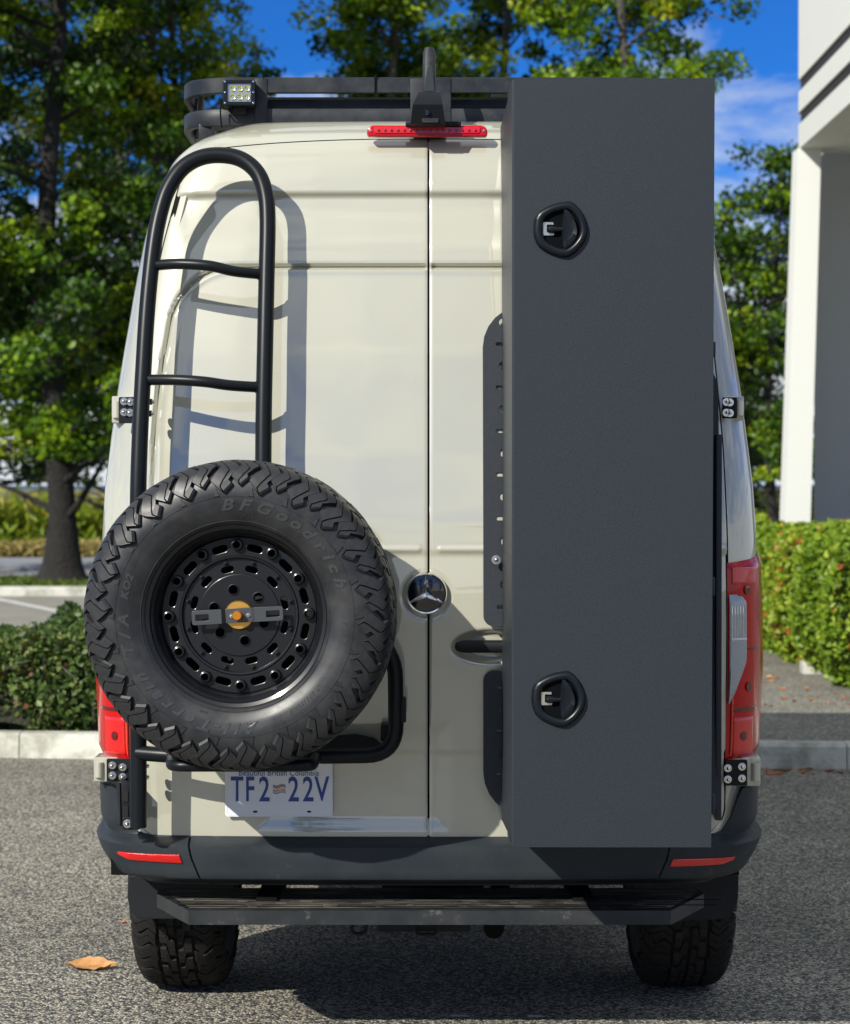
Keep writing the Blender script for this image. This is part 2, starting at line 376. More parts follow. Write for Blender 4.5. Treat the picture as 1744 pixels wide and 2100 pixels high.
def kerb(name, x0, x1, yf, w, h, m, seg_len, label=None, y_of=None):
    root = empty(name, (0, 0, 0)); n = int((x1-x0)/seg_len)
    for i in range(n):
        a, b = x0+i*seg_len, x0+(i+1)*seg_len-.006
        bm = bmesh.new(); V = []
        for x in (a, b):
            y0 = yf(x)
            for (dy, z) in ((0, -.02), (.012, h-.02), (.03, h), (w, h), (w, -.02)):
                V.append(bm.verts.new((x, y0+dy, z+random.uniform(-.002, .002))))
        for k in range(5): bm.faces.new((V[k], V[(k+1) % 5], V[5+(k+1) % 5], V[5+k]))
        bm.faces.new(V[:5]); bm.faces.new(V[5:])
        bm_obj('kerb_stone', bm, m, root, bevel=.008)
    return root
kerb('kerb', -8.4, 8.4, KL, .15, .145, M['concrete'], 1.2)['kind'] = 'structure'
kerb('rear_kerb', -16, 10, lambda X: 24.6, .3, .15, M['concrete'], 3.0)['kind'] = 'structure'
# hills
hv = []; hf = []
for i in range(121):
    x = -1500+25*i; h = 12+14*math.sin(i*.13)+7*math.sin(i*.37+1)+4*math.sin(i*.9)
    hv += [(x, 2400, -5), (x, 2400, max(h, 4)), (x, 2700, -5)]
for i in range(120):
    a = i*3; hf += [(a, a+3, a+4, a+1), (a+1, a+4, a+5, a+2)]
tag(mesh_obj('hills', hv, hf, M['hill']), kind='structure')

# ------------------------------------------------------------------ foliage
def leaves_mesh(name, C, size, tone, mat_, parent=None, upbias=.5, aspect=1.5, curl=.25):
    """C: centres (n,3); one folded leaf (two quads -> 4 tris) each"""
    n = len(C); size = np.broadcast_to(size, (n,))
    nrm = RNG.normal(size=(n, 3)); nrm[:, 2] += upbias; nrm[:, 1] -= .25; nrm /= np.linalg.norm(nrm, axis=1)[:, None]
    t = RNG.normal(size=(n, 3)); t -= nrm*(t*nrm).sum(1)[:, None]; t /= np.linalg.norm(t, axis=1)[:, None]
    b = np.cross(nrm, t); L = (size*aspect*.5)[:, None]; Wd = (size*.5)[:, None]; cu = (size*curl)[:, None]
    v = np.stack([C-t*L, C+b*Wd+nrm*cu*.5-t*L*.1, C+t*L-nrm*cu*.3, C-b*Wd+nrm*cu*.5-t*L*.1], 1).reshape(-1, 3)
    idx = np.arange(n)*4
    f = np.stack([idx, idx+1, idx+2, idx, idx+2, idx+3], 1).reshape(-1)
    me = bpy.data.meshes.new(name); me.vertices.add(4*n); me.vertices.foreach_set('co', v.reshape(-1).astype(np.float32))
    me.loops.add(6*n); me.loops.foreach_set('vertex_index', f.astype(np.int32))
    me.polygons.add(2*n); me.polygons.foreach_set('loop_start', (np.arange(2*n)*3).astype(np.int32))
    try: me.polygons.foreach_set('loop_total', np.full(2*n, 3, np.int32))
    except Exception: pass
    at = me.attributes.new('tone', 'FLOAT', 'POINT'); at.data.foreach_set('value', np.repeat(np.clip(tone, 0, 1), 4).astype(np.float32))
    me.update(); me.validate(); me.materials.append(mat_)
    return link(bpy.data.objects.new(name, me), parent)
def tree(x, y, h, r, base, seed, label, bark, leafm, tr=.25, nclump=200, per=85, leaf=.12, lean=(0, 0), tonemu=.5, squash=1.0, spread=.40, top=1.0, group=None, name='tree', stems=1):
    rg = random.Random(seed); root = empty(name, (x, y, .02))
    tag(root, label, 'tree', group)
    ends = []; VV = []; FF = []
    def add(path, rad, seg=8):
        V, Fc = tube_geo(path, rad, seg); o = len(VV); VV.extend(V); FF.extend([tuple(i+o for i in f) for f in Fc])
    for s_ in range(stems):
        ox = 0 if s_ == 0 else rg.uniform(-.5, .5)
        lx, ly = lean[0]+(0 if s_ == 0 else rg.uniform(-.12, .12)), lean[1]
        tp = [Vector((ox*(.3+z/h)+lx*z+.12*math.sin(z*.7+seed), ly*z+.1*math.sin(z*.5+seed*2), z)) for z in np.linspace(0, h*.93, 14)]
        rad = [max(tr*(1.0-.88*i/13), .03) for i in range(14)]
        if s_ == 0:
            b0, b1 = tp[0], tp[1]; rad = [tr*2.3, tr*1.75, tr*1.38, tr*1.16]+rad[1:]; tp = [b0, b0.lerp(b1, .12), b0.lerp(b1, .30), b0.lerp(b1, .6)]+tp[1:]
        add(tp, rad, 12)
        nl = int(12+h*1.0)
        for i in range(nl):
            f = rg.uniform(base/h, .92); k = f*(len(tp)-1); p = tp[int(k)].lerp(tp[min(int(k)+1, len(tp)-1)], k-int(k))
            az = rg.uniform(0, 2*PI); zr = (p.z-base)/(h-base); prof = math.sqrt(max(.08, 1-(2*zr-.75)**2*.8)) if zr > 0 else .6
            ln = r*prof*rg.uniform(.65, 1.0); q = [p]; d = Vector((math.cos(az), math.sin(az)*squash, rg.uniform(.15, .8)))
            for j in range(4):
                q.append(q[-1]+d*ln/4); d += Vector((rg.uniform(-.3, .3), rg.uniform(-.3, .3), rg.uniform(-.2, .15)))
            r0 = tr*.34*(1-f*.6); add(q, [r0*(1-.2*j) for j in range(5)], 6)
            for j in (2, 3, 4):
                ends.append(q[j])
                for _ in range(2):
                    e = q[j]+Vector((rg.gauss(0, 1), rg.gauss(0, 1), rg.gauss(0, .8)))*ln*.26; add([q[j], q[j].lerp(e, .5)+Vector((0, 0, .05)), e], [r0*.35, r0*.25, .012], 5); ends.append(e)
    mesh_obj('trunk', VV, FF, bark, root, 60)
    for q in range(3):
        ends.extend([tp[-1]+Vector((rg.gauss(0, .25), rg.gauss(0, .25), rg.uniform(-.2, .3))), tp[-2]+Vector((rg.gauss(0, .4), rg.gauss(0, .4), 0))])
    E = np.array([list(e) for e in ends]); cl = E[RNG.integers(0, len(E), nclump)]+RNG.normal(size=(nclump, 3))*.22*r*.5; cl[:6] = E[-6:]
    rad = RNG.uniform(.55, 1.25, nclump)*spread
    npc = (per*rad/spread).astype(int); tot = npc.sum(); ci = np.repeat(np.arange(nclump), npc)
    d = RNG.normal(size=(tot, 3)); d /= np.linalg.norm(d, axis=1)[:, None]; rr = RNG.uniform(0, 1, tot)**.45
    C = cl[ci]+d*(rr*rad[ci])[:, None]*np.array([1.15, 1.15, .75])
    keep = C[:, 2] > max(base*.72, .5); C = C[keep]; ci = ci[keep]; tot = len(C)
    ctone = np.clip(RNG.normal(tonemu-.05, .26, nclump), 0, 1)
    tone = ctone[ci]+RNG.normal(0, .12, tot)
    leaves_mesh('crown', C, RNG.uniform(.6, 1.15, tot)*leaf, tone, leafm, root)
    return root
def gx(px, D): return (px-872)*D/F
def TR(px, D, *a, **k): return tree(gx(px, D), D+CAMY, *a, **k)
TR(112, 33.6, 15.5, 3.5, 2.8, 1, 'large maple with thick dark trunk on the grass verge, left of the van', M['bark'], M['leaf'], tr=.24, nclump=760, per=125, leaf=.092, tonemu=.34)
TR(345, 37, 13.6, 2.1, 2.6, 2, 'yellow green maple with pale forked trunks beside the van, left of the roof rack', M['palebark'], M['leaf'], tr=.17, nclump=330, per=120, leaf=.092, tonemu=.55, stems=2)
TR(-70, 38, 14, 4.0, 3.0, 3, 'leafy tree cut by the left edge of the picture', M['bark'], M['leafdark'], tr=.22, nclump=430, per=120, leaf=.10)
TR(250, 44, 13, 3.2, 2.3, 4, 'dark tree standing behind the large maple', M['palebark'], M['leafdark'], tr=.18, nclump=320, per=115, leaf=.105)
TR(815, 39, 16.5, 2.1, 7.2, 5, 'tall tree rising over the roof rack, left of the antenna', M['palebark'], M['leaf'], tr=.18, nclump=370, per=125, leaf=.092, tonemu=.5)
TR(1030, 41, 17, 2.2, 7.6, 6, 'tall pale trunked tree rising behind the antenna', M['palebark'], M['leaf'], tr=.17, nclump=280, per=120, leaf=.092, tonemu=.5, stems=1)
TR(1270, 39, 16.5, 2.0, 7.0, 8, 'tall tree rising over the grey storage box', M['palebark'], M['leaf'], tr=.18, nclump=370, per=125, leaf=.092, tonemu=.55)
TR(1590, 38, 8.0, 1.35, 2.4, 9, 'slim tree between the van and the white building', M['bark'], M['leaf'], tr=.11, nclump=150, per=110, leaf=.088, tonemu=.45, spread=.4)
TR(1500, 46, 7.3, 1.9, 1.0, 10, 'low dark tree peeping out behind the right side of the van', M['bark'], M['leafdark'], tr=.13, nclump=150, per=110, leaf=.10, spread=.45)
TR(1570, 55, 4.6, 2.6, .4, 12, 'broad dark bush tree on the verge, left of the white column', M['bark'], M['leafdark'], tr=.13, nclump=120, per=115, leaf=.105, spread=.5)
# trees behind the camera that the paint reflects
for i, (tx, ty, th, sd) in enumerate(((-9, -42, 9, 21), (-4.5, -46, 11, 22), (3.5, -44, 10, 23), (-17, -50, 12, 24), (12, -48, 11, 25))):
    tree(tx, ty, th, 1.7, 1.2, sd, 'slender tree across the lot, '+('left one of the middle three', 'second of the middle three', 'right one of the middle three', 'far left of the row', 'far right of the row')[i]+', behind the photographer', M['bark'], M['leafdark'], tr=.15, nclump=70, per=60, leaf=.22, spread=.6, group='slender trees across the lot')

def scatter_hedge(name, x0, x1, y0, y1, h, n, size, m, label, core, tone=(.5, .2), rough=.05, leanz=0, z0=.1, cat='hedge', lump=0):
    root = empty(name, ((x0+x1)/2, (y0+y1)/2, z0)); tag(root, label, cat)
    cx, cy = (x0+x1)/2, (y0+y1)/2; w, d = (x1-x0), (y1-y0)
    # twiggy core
    bm = bmesh.new(); bmesh.ops.create_grid(bm, x_segments=10, y_segments=10, size=.5)
    bm.free()
    bm = bmesh.new(); bmesh.ops.create_cube(bm, size=1, matrix=Matrix.Translation((0, 0, h*(.45 if not lump else .28))) @ Matrix.Diagonal((w*.86-.08, d*.88-.08, h*(.84 if not lump else .5), 1)))
    bmesh.ops.subdivide_edges(bm, edges=bm.edges[:], cuts=9, use_grid_fill=True)
    for v in bm.verts: v.co += Vector([random.uniform(-.05, .05)*min(1, w) for _ in range(3)])
    bm_obj('twigs', bm, core, root)
    # leaves on shell
    A = np.array([w*d, d*h, d*h, w*h, w*h]); pick = RNG.choice(5, n, p=A/A.sum()); u = RNG.uniform(-.5, .5, n); v = RNG.uniform(-.5, .5, n)
    C = np.zeros((n, 3)); dep = np.abs(RNG.normal(0, rough, n))
    def ripple(a, b): return .04*np.sin(a*5.1+b*3)+.035*np.sin(a*11+b*7+1)
    for k in range(5):
        s = pick == k; uu, vv = u[s], v[s]
        if k == 0: C[s] = np.stack([uu*w, vv*d, h+ripple(uu*w, vv*d)-dep[s]], 1)
        elif k in (1, 2): sg = -1 if k == 1 else 1; C[s] = np.stack([sg*(w/2+ripple(uu*d, vv*h)-dep[s]), uu*d, (vv+.5)*h], 1)
        else: sg = -1 if k == 3 else 1; C[s] = np.stack([uu*w, sg*(d/2+ripple(uu*w, vv*h)-dep[s]), (vv+.5)*h], 1)
    # round the corners and pull in the foot
    zf = C[:, 2]/h; pull = 1-.10*smoothstep(.35, 0, zf)-.07*smoothstep(.85, 1.02, zf); C[:, 0] *= pull; C[:, 1] *= pull
    if lump: C[:, 2] *= 1+lump*(.5*np.sin(C[:, 0]*4.3+1)+.35*np.sin(C[:, 0]*9.7+C[:, 1]*5)+.3*np.sin(C[:, 0]*17))-lump*2.2*smoothstep(.2, -1.2, C[:, 0]); C[:, 1] += lump*.35*np.sin(C[:, 0]*7+C[:, 2]*9)
    tn = tone[0]+RNG.normal(0, tone[1], n)+.15*np.sin(C[:, 0]*3+C[:, 1]*2)
    leaves_mesh('foliage', C, RNG.uniform(.7, 1.2, n)*size, tn, m, root, upbias=.6)
    return root
M['twig'] = mat('twig_core', (.018, .022, .010), .95, noise=(30, (.035, .040, .018), .4, .6), bump=(30, 1), dist=.05)
scatter_hedge('clipped_hedge', 2.98, 6.2, 9.35, 13.9, 1.14, 62000, .042, M['hedge'], 'bright green clipped hedge with red tips beside the walkway, right of the van', M['twig'], tone=(.50, .19), rough=.04)
scatter_hedge('low_hedge', 3.35, 4.2, 19.5, 22, 1.15, 7000, .08, M['hedge'], 'small golden hedge seen at the foot of the white column', M['twig'], tone=(.80, .12))
scatter_hedge('planter_shrub', -5.3, -1.9, 6.75, 8.2, .62, 42000, .033, M['shrub'], 'dark green and reddish shrub in the bed behind the kerb, left of the van', M['twig'], tone=(.42, .22), rough=.09, cat='shrub', lump=.16)
# a few dead twigs inside the shrub
vv = []; ff = []
for i in range(60):
    p = Vector((random.uniform(-4.5, -2.0), random.uniform(6.68, 7.1), random.uniform(.15, .7))); d = Vector((random.gauss(0, 1), random.gauss(0, .3), random.gauss(.4, .6))).normalized()*random.uniform(.1, .3)
    V, Fc = tube_geo([p, p+d*.5+Vector((0, 0, .01)), p+d], [.006, .005, .002], 4); o = len(vv); vv += V; ff += [tuple(a+o for a in f) for f in Fc]
tag(mesh_obj('dead_twigs', vv, ff, M['palebark']), kind='stuff')
# corn field and dry grass
def blades(name, x0, x1, y0, y1, n, h, size, m, z0=0, tone=(.5, .2), kind='stuff', hvar=.15):
    X = RNG.uniform(x0, x1, n); Y = RNG.uniform(y0, y1, n); Z = z0+np.abs(RNG.uniform(0, 1, n))*h*(1+RNG.normal(0, hvar, n))
    C = np.stack([X, Y, Z], 1); t = tone[0]+RNG.normal(0, tone[1], n)+.35*(Z/h-.6)
    nn = len(C); o = leaves_mesh(name, C, size, t, m, None, upbias=0, aspect=4.0)
    return tag(o, kind=kind)
blades('corn_field', -16, -4.6, 42.6, 46, 16000, 1.15, .10, M['corn'], z0=.05)
blades('corn_rows_far', 1, 12, 42.6, 46, 8000, 1.1, .10, M['corn'], z0=.05)
blades('dry_grass', -16, -4.6, 41.2, 42.6, 9000, .32, .06, M['drygrass'], z0=.02)
blades('grass', -12, -3.2, 24.95, 29.3, 22000, .09, .035, M['grass'], z0=.03)

# ------------------------------------------------------------------ white building on the right
bd = empty('building', (3.6, 14.5, 0)); tag(bd, 'white stucco building with overhanging grooved fascia and tapered column, at the right edge', 'building')
def bpart(name, bm_or_verts, faces, m): return mesh_obj(name, bm_or_verts, faces, m, bd, None)
bd.location = (0, 0, 0)
YC = 14.57
zs = PZ(303, YC)
c = [P(1609, 1100, YC), P(1662, 1100, YC), P(1637, 303, YC), P(1685, 303, YC)]
k0 = (c[0].x-c[2].x)/(c[0].z-c[2].z); k1 = (c[1].x-c[3].x)/(c[1].z-c[3].z)
xa, xb = c[0].x-k0*c[0].z, c[1].x-k1*c[1].z
bm = bmesh.new()
vs = [bm.verts.new(p) for p in ((xa, YC, 0), (xb, YC, 0), (xb, YC+.3, 0), (xa, YC+.3, 0), (c[2].x, YC, zs), (c[3].x, YC, zs), (c[3].x, YC+.3, zs), (c[2].x, YC+.3, zs))]
for f in ((0, 1, 5, 4), (1, 2, 6, 5), (2, 3, 7, 6), (3, 0, 4, 7)): bm.faces.new([vs[i] for i in f])
bm_obj('column', bm, M['stucco'], bd)
xf = PX(1640, YC)
ZB = [(zs, zs+.24, M['stucco'], 0), (zs+.24, zs+.36, M['groove'], .02), (zs+.36, zs+.56, M['stucco'], 0), (zs+.56, zs+.68, M['groove'], .02), (zs+.68, zs+3.4, M['stucco'], 0)]
def curved_loop(inset, n=6):
    r = .22; p = [(xf+inset, 8.6)]
    for k in range(n+1):
        a = PI-(PI/2)*k/n; p.append((xf+inset+r+r*math.cos(a), YC+.3-r+r*math.sin(a)-inset))
    p += [(xf+9, YC+.3-inset), (xf+9, 8.6)]
    return p
for i, (za, zb, m_, ins) in enumerate(ZB):
    lp = curved_loop(ins); n = len(lp); V = [(x, y, za) for x, y in lp]+[(x, y, zb) for x, y in lp]
    Fc = [(k, (k+1) % n, n+(k+1) % n, n+k) for k in range(n)]+[tuple(range(n))[::-1], tuple(range(n, 2*n))]
    mesh_obj('fascia_groove' if m_ is M['groove'] else 'fascia', V, Fc, m_, bd, 30)
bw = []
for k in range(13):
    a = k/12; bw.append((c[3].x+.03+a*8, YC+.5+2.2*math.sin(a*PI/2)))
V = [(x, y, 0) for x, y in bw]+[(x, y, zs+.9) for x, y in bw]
mesh_obj('recessed_wall', V, [(k, k+1, 14+k, 13+k) for k in range(12)], M['stucco_shade'], bd, 60)
# pale low wall seen between van and hedge
tag(box('low_wall', 2.9, 9, 15.6, 15.8, 0, .55, M['stucco'], None), 'pale low wall behind the clipped hedge', 'wall')

# ------------------------------------------------------------------ the van: surface functions
VX = .012
_w = sinterp([.40, .50, .62, .755, .80, 1.1, 1.40, 1.60, 1.89, 2.19, 2.35, 2.48, 2.58, 2.64, 2.70], [.90, .93, .95, .962, .980, .988, .986, .976, .944, .900, .872, .838, .795, .735, .62], 4)
_y0 = sinterp([.40, 1.3, 1.5, 1.7, 2.0, 2.3, 2.5, 2.58, 2.64, 2.70], [0, 0, .008, .03, .078, .138, .182, .205, .245, .38], 5)
CT = np.array([(0, 0), (.2, .001), (.4, .004), (.6, .010), (.75, .020), (.83, .030), (.875, .045), (.91, .068), (.94, .10), (.962, .15), (.978, .22), (.988, .30), (.994, .42), (.998, .6), (1, .9)])
# dense smooth planform: parameter = arc length
def _plan():
    seg = np.r_[0, np.cumsum(np.hypot(np.diff(CT[:, 0]), np.diff(CT[:, 1])))]
    fx = sinterp(seg, CT[:, 0], 6, 800); fy = sinterp(seg, CT[:, 1], 6, 800)
    t = np.linspace(0, seg[-1], 800); x = np.maximum.accumulate(fx(t)); y = fy(t); x -= x[0]; x /= x[-1]; y -= y[0]
    return t, x, y
PT, PCX, PCY = _plan()
def cplan(t): return np.interp(t, PT, PCX), np.interp(t, PT, PCY)
def ydc(c): return np.interp(np.abs(c), PCX, PCY)
def tofc(c): return np.interp(c, PCX, PT)
def tofy(y): return np.interp(y, PCY, PT)
def rear(x, z):
    """y of the van's rear surface"""
    return _y0(z)+ydc((x-VX)/_w(z))
van = empty('van', (0, 3.2, 0)); van.location = (0, 0, 0)
tag(van, 'beige high roof panel van seen from behind, parked at the kerb with rear doors closed', 'van')
zB = .604
edge = sinterp([.55, 1.2, 1.46, 1.72, 2.0, 2.29, 2.53, 2.65], [.842, .852, .85, .842, .822, .775, .718, .69], 4)
def ztop(x): return 2.622-.040*np.clip(abs(x)/.72, 0, 1)**2.4
# body shell
rows = list(np.linspace(.50, 2.52, 60))+list(np.linspace(2.535, 2.70, 16))
prof = [(float(_w(z)), float(z), float(_y0(z))) for z in rows]
prof += [(.50, 2.712, .50), (.36, 2.722, .62), (.18, 2.728, .75), (.001, 2.73, .85)]
tt = list(np.linspace(0, PT[-1], 60)); cr = [cplan(t) for t in tt]
y1f = sinterp([.4, 1.0, 1.25, 1.35, 1.9, 2.5, 2.7, 2.75], [6.75, 6.75, 6.6, 6.15, 5.65, 5.1, 4.7, 4.2], 4)
V = []; ncol = 0
for (w, z, y0) in prof:
    y1 = float(y1f(z)); row = []
    for c_, d_ in cr: row.append((c_*w, y0+d_))
    for k in range(1, 12): row.append((w, y0+cr[-1][1]+(y1-.5-y0-cr[-1][1])*k/11))
    for k in range(1, 9):
        a = PI/2*k/8; row.append((w*(.72+.28*math.cos(a)) if k < 8 else 0, y1-.5+.5*math.sin(a)))
    full = [(VX-x, y) for x, y in row[::-1]]+[(VX+x, y) for x, y in row[1:-1]]
    ncol = len(full); V += [(x, y, z) for x, y in full]
Fc = grid_faces(len(prof), ncol, close_v=True); Fc.append(tuple(range(ncol)))
def recess(x, z, m0, amt):
    a = float(smoothstep(m0, m0+.012, float(edge(z))-abs(x-VX)))*float(smoothstep(m0, m0+.012, z-zB))*float(smoothstep(m0, m0+.012, float(ztop(x))-z))
    return amt*a
V = [(x, y+(recess(x, z, .03, .042) if y < 1 else 0), z) for x, y, z in V]
body = mesh_obj('body', V, Fc, M['paint'], van, 50)
# drip line between roof and rear frame (thin dark joint)
# doors --------------------------------------------------------------
def xedge(z, side):
    e = float(edge(z)); r = .085
    if z < zB+r: e -= r-math.sqrt(max(0, r*r-(zB+r-z)**2))
    zt = float(ztop(e)); r = .07
    if z > zt-r: e -= (r-math.sqrt(max(0, r*r-(min(z, zt)-(zt-r))**2)))*.9
    return e
WIN = {-1: None, 1: None}
def relief(X, Z):
    """outward relief of the doors"""
    ax = np.abs(X-VX); out = np.zeros_like(X)
    # ledge below the top section
    zl = 2.452+.0*ax
    inn = smoothstep(.775, .70, ax)
    out -= .016*(smoothstep(zl+.012, zl-.012, Z)-smoothstep(zl-.03, zl-.17, Z))*inn
    # outline groove of the pressed window panel
    def rr(x0, x1, z0, z1, r):
        dx = np.maximum(np.maximum(x0+r-ax, ax-(x1-r)), 0); dz = np.maximum(np.maximum(z0+r-Z, Z-(z1-r)), 0)
        ins = np.minimum(np.minimum(ax-x0, x1-ax), np.minimum(Z-z0, z1-Z))
        return np.where((dx > 0) & (dz > 0), r-np.hypot(dx, dz), ins)
    xo = .785-.05*smoothstep(1.75, 2.235, Z)
    d = rr(-.4, xo, 1.20, 2.238, .17)
    top = smoothstep(1.5, 1.75, Z)
    out -= .020*np.exp(-(d/.0060)**2)*top*smoothstep(.004, .010, ax)
    out -= .0035*smoothstep(0, .03, d)*top
    # light ridge below the window panel
    out += .005*np.exp(-((Z-1.425)/.008)**2)*smoothstep(.02, .03, ax)
    out -= .004*smoothstep(1.425, 1.405, Z)*smoothstep(.6, 1.2, Z)
    # lower swage
    out -= .003*(smoothstep(.86, .84, Z)-smoothstep(.83, .62, Z))
    # badge dimple
    rb = np.hypot(X-.004, Z-1.296); out -= .006*smoothstep(.074, .058, rb)
    # handle bowl, right door
    hb = np.sqrt(((X-.185)/.115)**2+((Z-1.150)/.052)**2); out -= .022*smoothstep(1.0, .62, hb)
    # number plate recess, left door
    pl = np.maximum(np.abs(X+.205)-.26, np.abs(Z-.78)-.135); out -= .006*smoothstep(.03, -.03, pl)
    # sheet metal is never quite flat
    out += .00035*np.sin(X*9+1)*np.sin(Z*6.3)+.00022*np.sin(X*17+Z*11)
    return out
def door(side, label):
    nz, nx = 400, 150
    zz = np.linspace(zB, 2.622, nz); V = np.zeros((nx, nz, 3))
    g = .0029
    # vertical rows from the bottom to ztop of that column
    for j, z in enumerate(zz):
        e = xedge(z, side); xs = np.linspace(g, e, nx); V[:, j, 0] = xs; V[:, j, 2] = z
    X0 = V[:, :, 0]; Z0 = V[:, :, 2]
    ztx = ztop(X0); Z = np.minimum(Z0, ztx+0*Z0)
    # squeeze the last rows so that the top edge follows the arc
    k = smoothstep(2.50, 2.622, Z0); Z = Z0-(2.622-ztx)*k
    X = VX-.002+side*X0
    Y = rear(X, Z)-.006-relief(X, Z)
    # rounded edges
    rim = np.zeros_like(X); i = np.arange(nx)[:, None]; j = np.arange(nz)[None, :]
    ed = np.minimum(np.minimum(X0-g, np.array([xedge(z, side) for z in zz])[None, :]-X0), np.minimum(Z0-zB, 2.622-Z0))
    Y = Y+.0025*np.clip(1-ed/.005, 0, 1)**2
    # snap second ring close to the border so the edge is crisp
    A = np.stack([X, Y, Z], 2)
    verts = A.reshape(-1, 3).tolist(); faces = grid_faces(nx, nz) if side > 0 else [f[::-1] for f in grid_faces(nx, nz)]
    ring = [(a, 0) for a in range(nx)]+[(nx-1, b) for b in range(1, nz)]+[(a, nz-1) for a in range(nx-2, -1, -1)]+[(0, b) for b in range(nz-2, 0, -1)]
    base = len(verts)
    for a, b in ring: p = A[a, b]; verts.append([p[0], p[1]+.02, p[2]])
    for q in range(len(ring)):
        a, b = ring[q]; a2, b2 = ring[(q+1) % len(ring)]
        f = (a*nz+b, base+q, base+(q+1) % len(ring), a2*nz+b2); faces.append(f if side < 0 else f[::-1])
    o = mesh_obj('rear_door', verts, faces, M['paint'], van, 42); o['label'] = label
    return o
doorL = door(-1, 'left rear door carrying the number plate')
doorR = door(1, 'right rear door carrying the handle')
# rubber seal: a dark sheet just under the doors, 4 mm larger all round
def seal():
    nz, nx = 200, 201; V = []
    for z in np.linspace(zB-.004, 2.626, nz):
        e = xedge(min(max(z, zB), 2.62), 1)+.0045; xs = np.linspace(-e, e, nx)
        for x in xs:
            zt = float(ztop(x)); k = float(smoothstep(2.50, 2.622, z)); z2 = z-(2.622-zt)*k; V.append((VX-.002+x, float(rear(VX-.002+x, z2))-.0012+recess(VX-.002+x, z2, .010, .030), z2))
    mesh_obj('door_seal', V, grid_faces(nz, nx), M['seal'], van, 60)
seal()
# bumper --------------------------------------------------------------
wb = sinterp([.44, .49, .56, .60, .64, .78], [.850, .900, .938, .950, .980, .985], 3)
def proud(z, c):
    p = .078*smoothstep(.615, .592, z)*(1-.12*smoothstep(.58, .50, z)); p -= .10*smoothstep(.505, .468, z)
    p += .012*smoothstep(.84, .92, c)
    return p
def bump_pt(t, z, extra=0):
    """t: planform arc length, signed"""
    s = 1 if t >= 0 else -1; c_, d_ = cplan(abs(t)); w = float(wb(z))
    # outward direction
    pr = float(proud(z, c_))+extra; c2, d2 = cplan(abs(t)+.01); tx, ty = (c2-c_)*w, d2-d_; l = math.hypot(tx, ty) or 1; nx_, ny_ = ty/l, -tx/l
    return (VX+s*(c_*w+nx_*pr*.55), float(_y0(z))+d_+ny_*pr, z)
def bumper_piece(name, t0, t1, n, label=None):
    s = 1 if t1 > 0 else -1
    zr = [.455, .462, .470, .480, .490, .50, .51, .525, .54, .555, .57, .58, .586, .592, .597, .602, .607, .612, .62, .635, .65, .67, .69, .71, .73, .745]
    V = []
    for t in np.linspace(t0, t1, n):
        c_ = cplan(abs(t))[0]; zt = .614+.128*float(smoothstep(.855, .915, c_)); zb_ = .466
        for z in zr: V.append(bump_pt(t, max(min(z, zt), zb_)+(0 if z < zt else 0)))
        p = bump_pt(t, zt); V.append((p[0], p[1]+.07, p[2]))
    m_ = len(zr)+1
    fc = grid_faces(n, m_); fc = [f[::-1] for f in fc] if t1 > t0 else fc
    o = mesh_obj(name, V, fc, M['plastic'], van, 40)
    if label: o['label'] = label
    return o
tc_ = float(tofc((.695)/.98)); te = float(tofy(.85))
bumper_piece('bumper', -tc_+.003, tc_-.003, 61)
bumper_piece('bumper_corner', tc_+.003, te, 60, 'right bumper corner')
bumper_piece('bumper_corner', -te, -tc_-.003, 60, 'left bumper corner')
# backing behind bumper joint
box('bumper_beam', -.9, .9, .06, .12, .49, .60, M['under'], van)
def bump_surf(px, py):
    """a point of the bumper surface behind the picture position"""
    x = (px-872)/735; z = 1.6-(py-1000)/735
    lo, hi = 0, te
    for _ in range(30):
        mid = (lo+hi)/2; q = bump_pt(math.copysign(mid, x), z); s_ = 872+F*q[0]/(q[1]-CAMY)
        if abs(s_-872) < abs(px-872): lo = mid
        else: hi = mid
    q = bump_pt(math.copysign(lo, x), z); d = q[1]-CAMY; z = 1.6-(py-1000)*d/F
    return lo*(1 if x > 0 else -1), z
def reflector(outer, inner, label):
    """outer/inner: (px, ytop, ybot)"""
    cols = 16; V = []
    to, zo1 = bump_surf(outer[0], outer[1]); _, zo0 = bump_surf(outer[0], outer[2]); ti, zi1 = bump_surf(inner[0], inner[1]); _, zi0 = bump_surf(inner[0], inner[2])
    for k in range(cols+1):
        f = k/cols; t = to+(ti-to)*f; z1 = zo1+(zi1-zo1)*f; z0 = zo0+(zi0-zo0)*f
        g_ = min(1, f*4+.45); zc = z1-.003; z0 = zc-(zc-z0)*g_
        for (z, e) in ((z1, -.004), (z1-.001, .003), (z1-.003, .0045), (z0+.003, .0045), (z0+.001, .003), (z0, -.004)): V.append(bump_pt(t, z, e))
    fc = grid_faces(cols+1, 6)
    o = mesh_obj('reflector', V, fc+[tuple(range(6)), tuple(range(cols*6, cols*6+6))], M['redbright'], van, 40); o['label'] = label
reflector((238, 1747, 1762), (366, 1754, 1773), 'left bumper reflector')
reflector((1512, 1758, 1772), (1383, 1763, 1780), 'right bumper reflector')
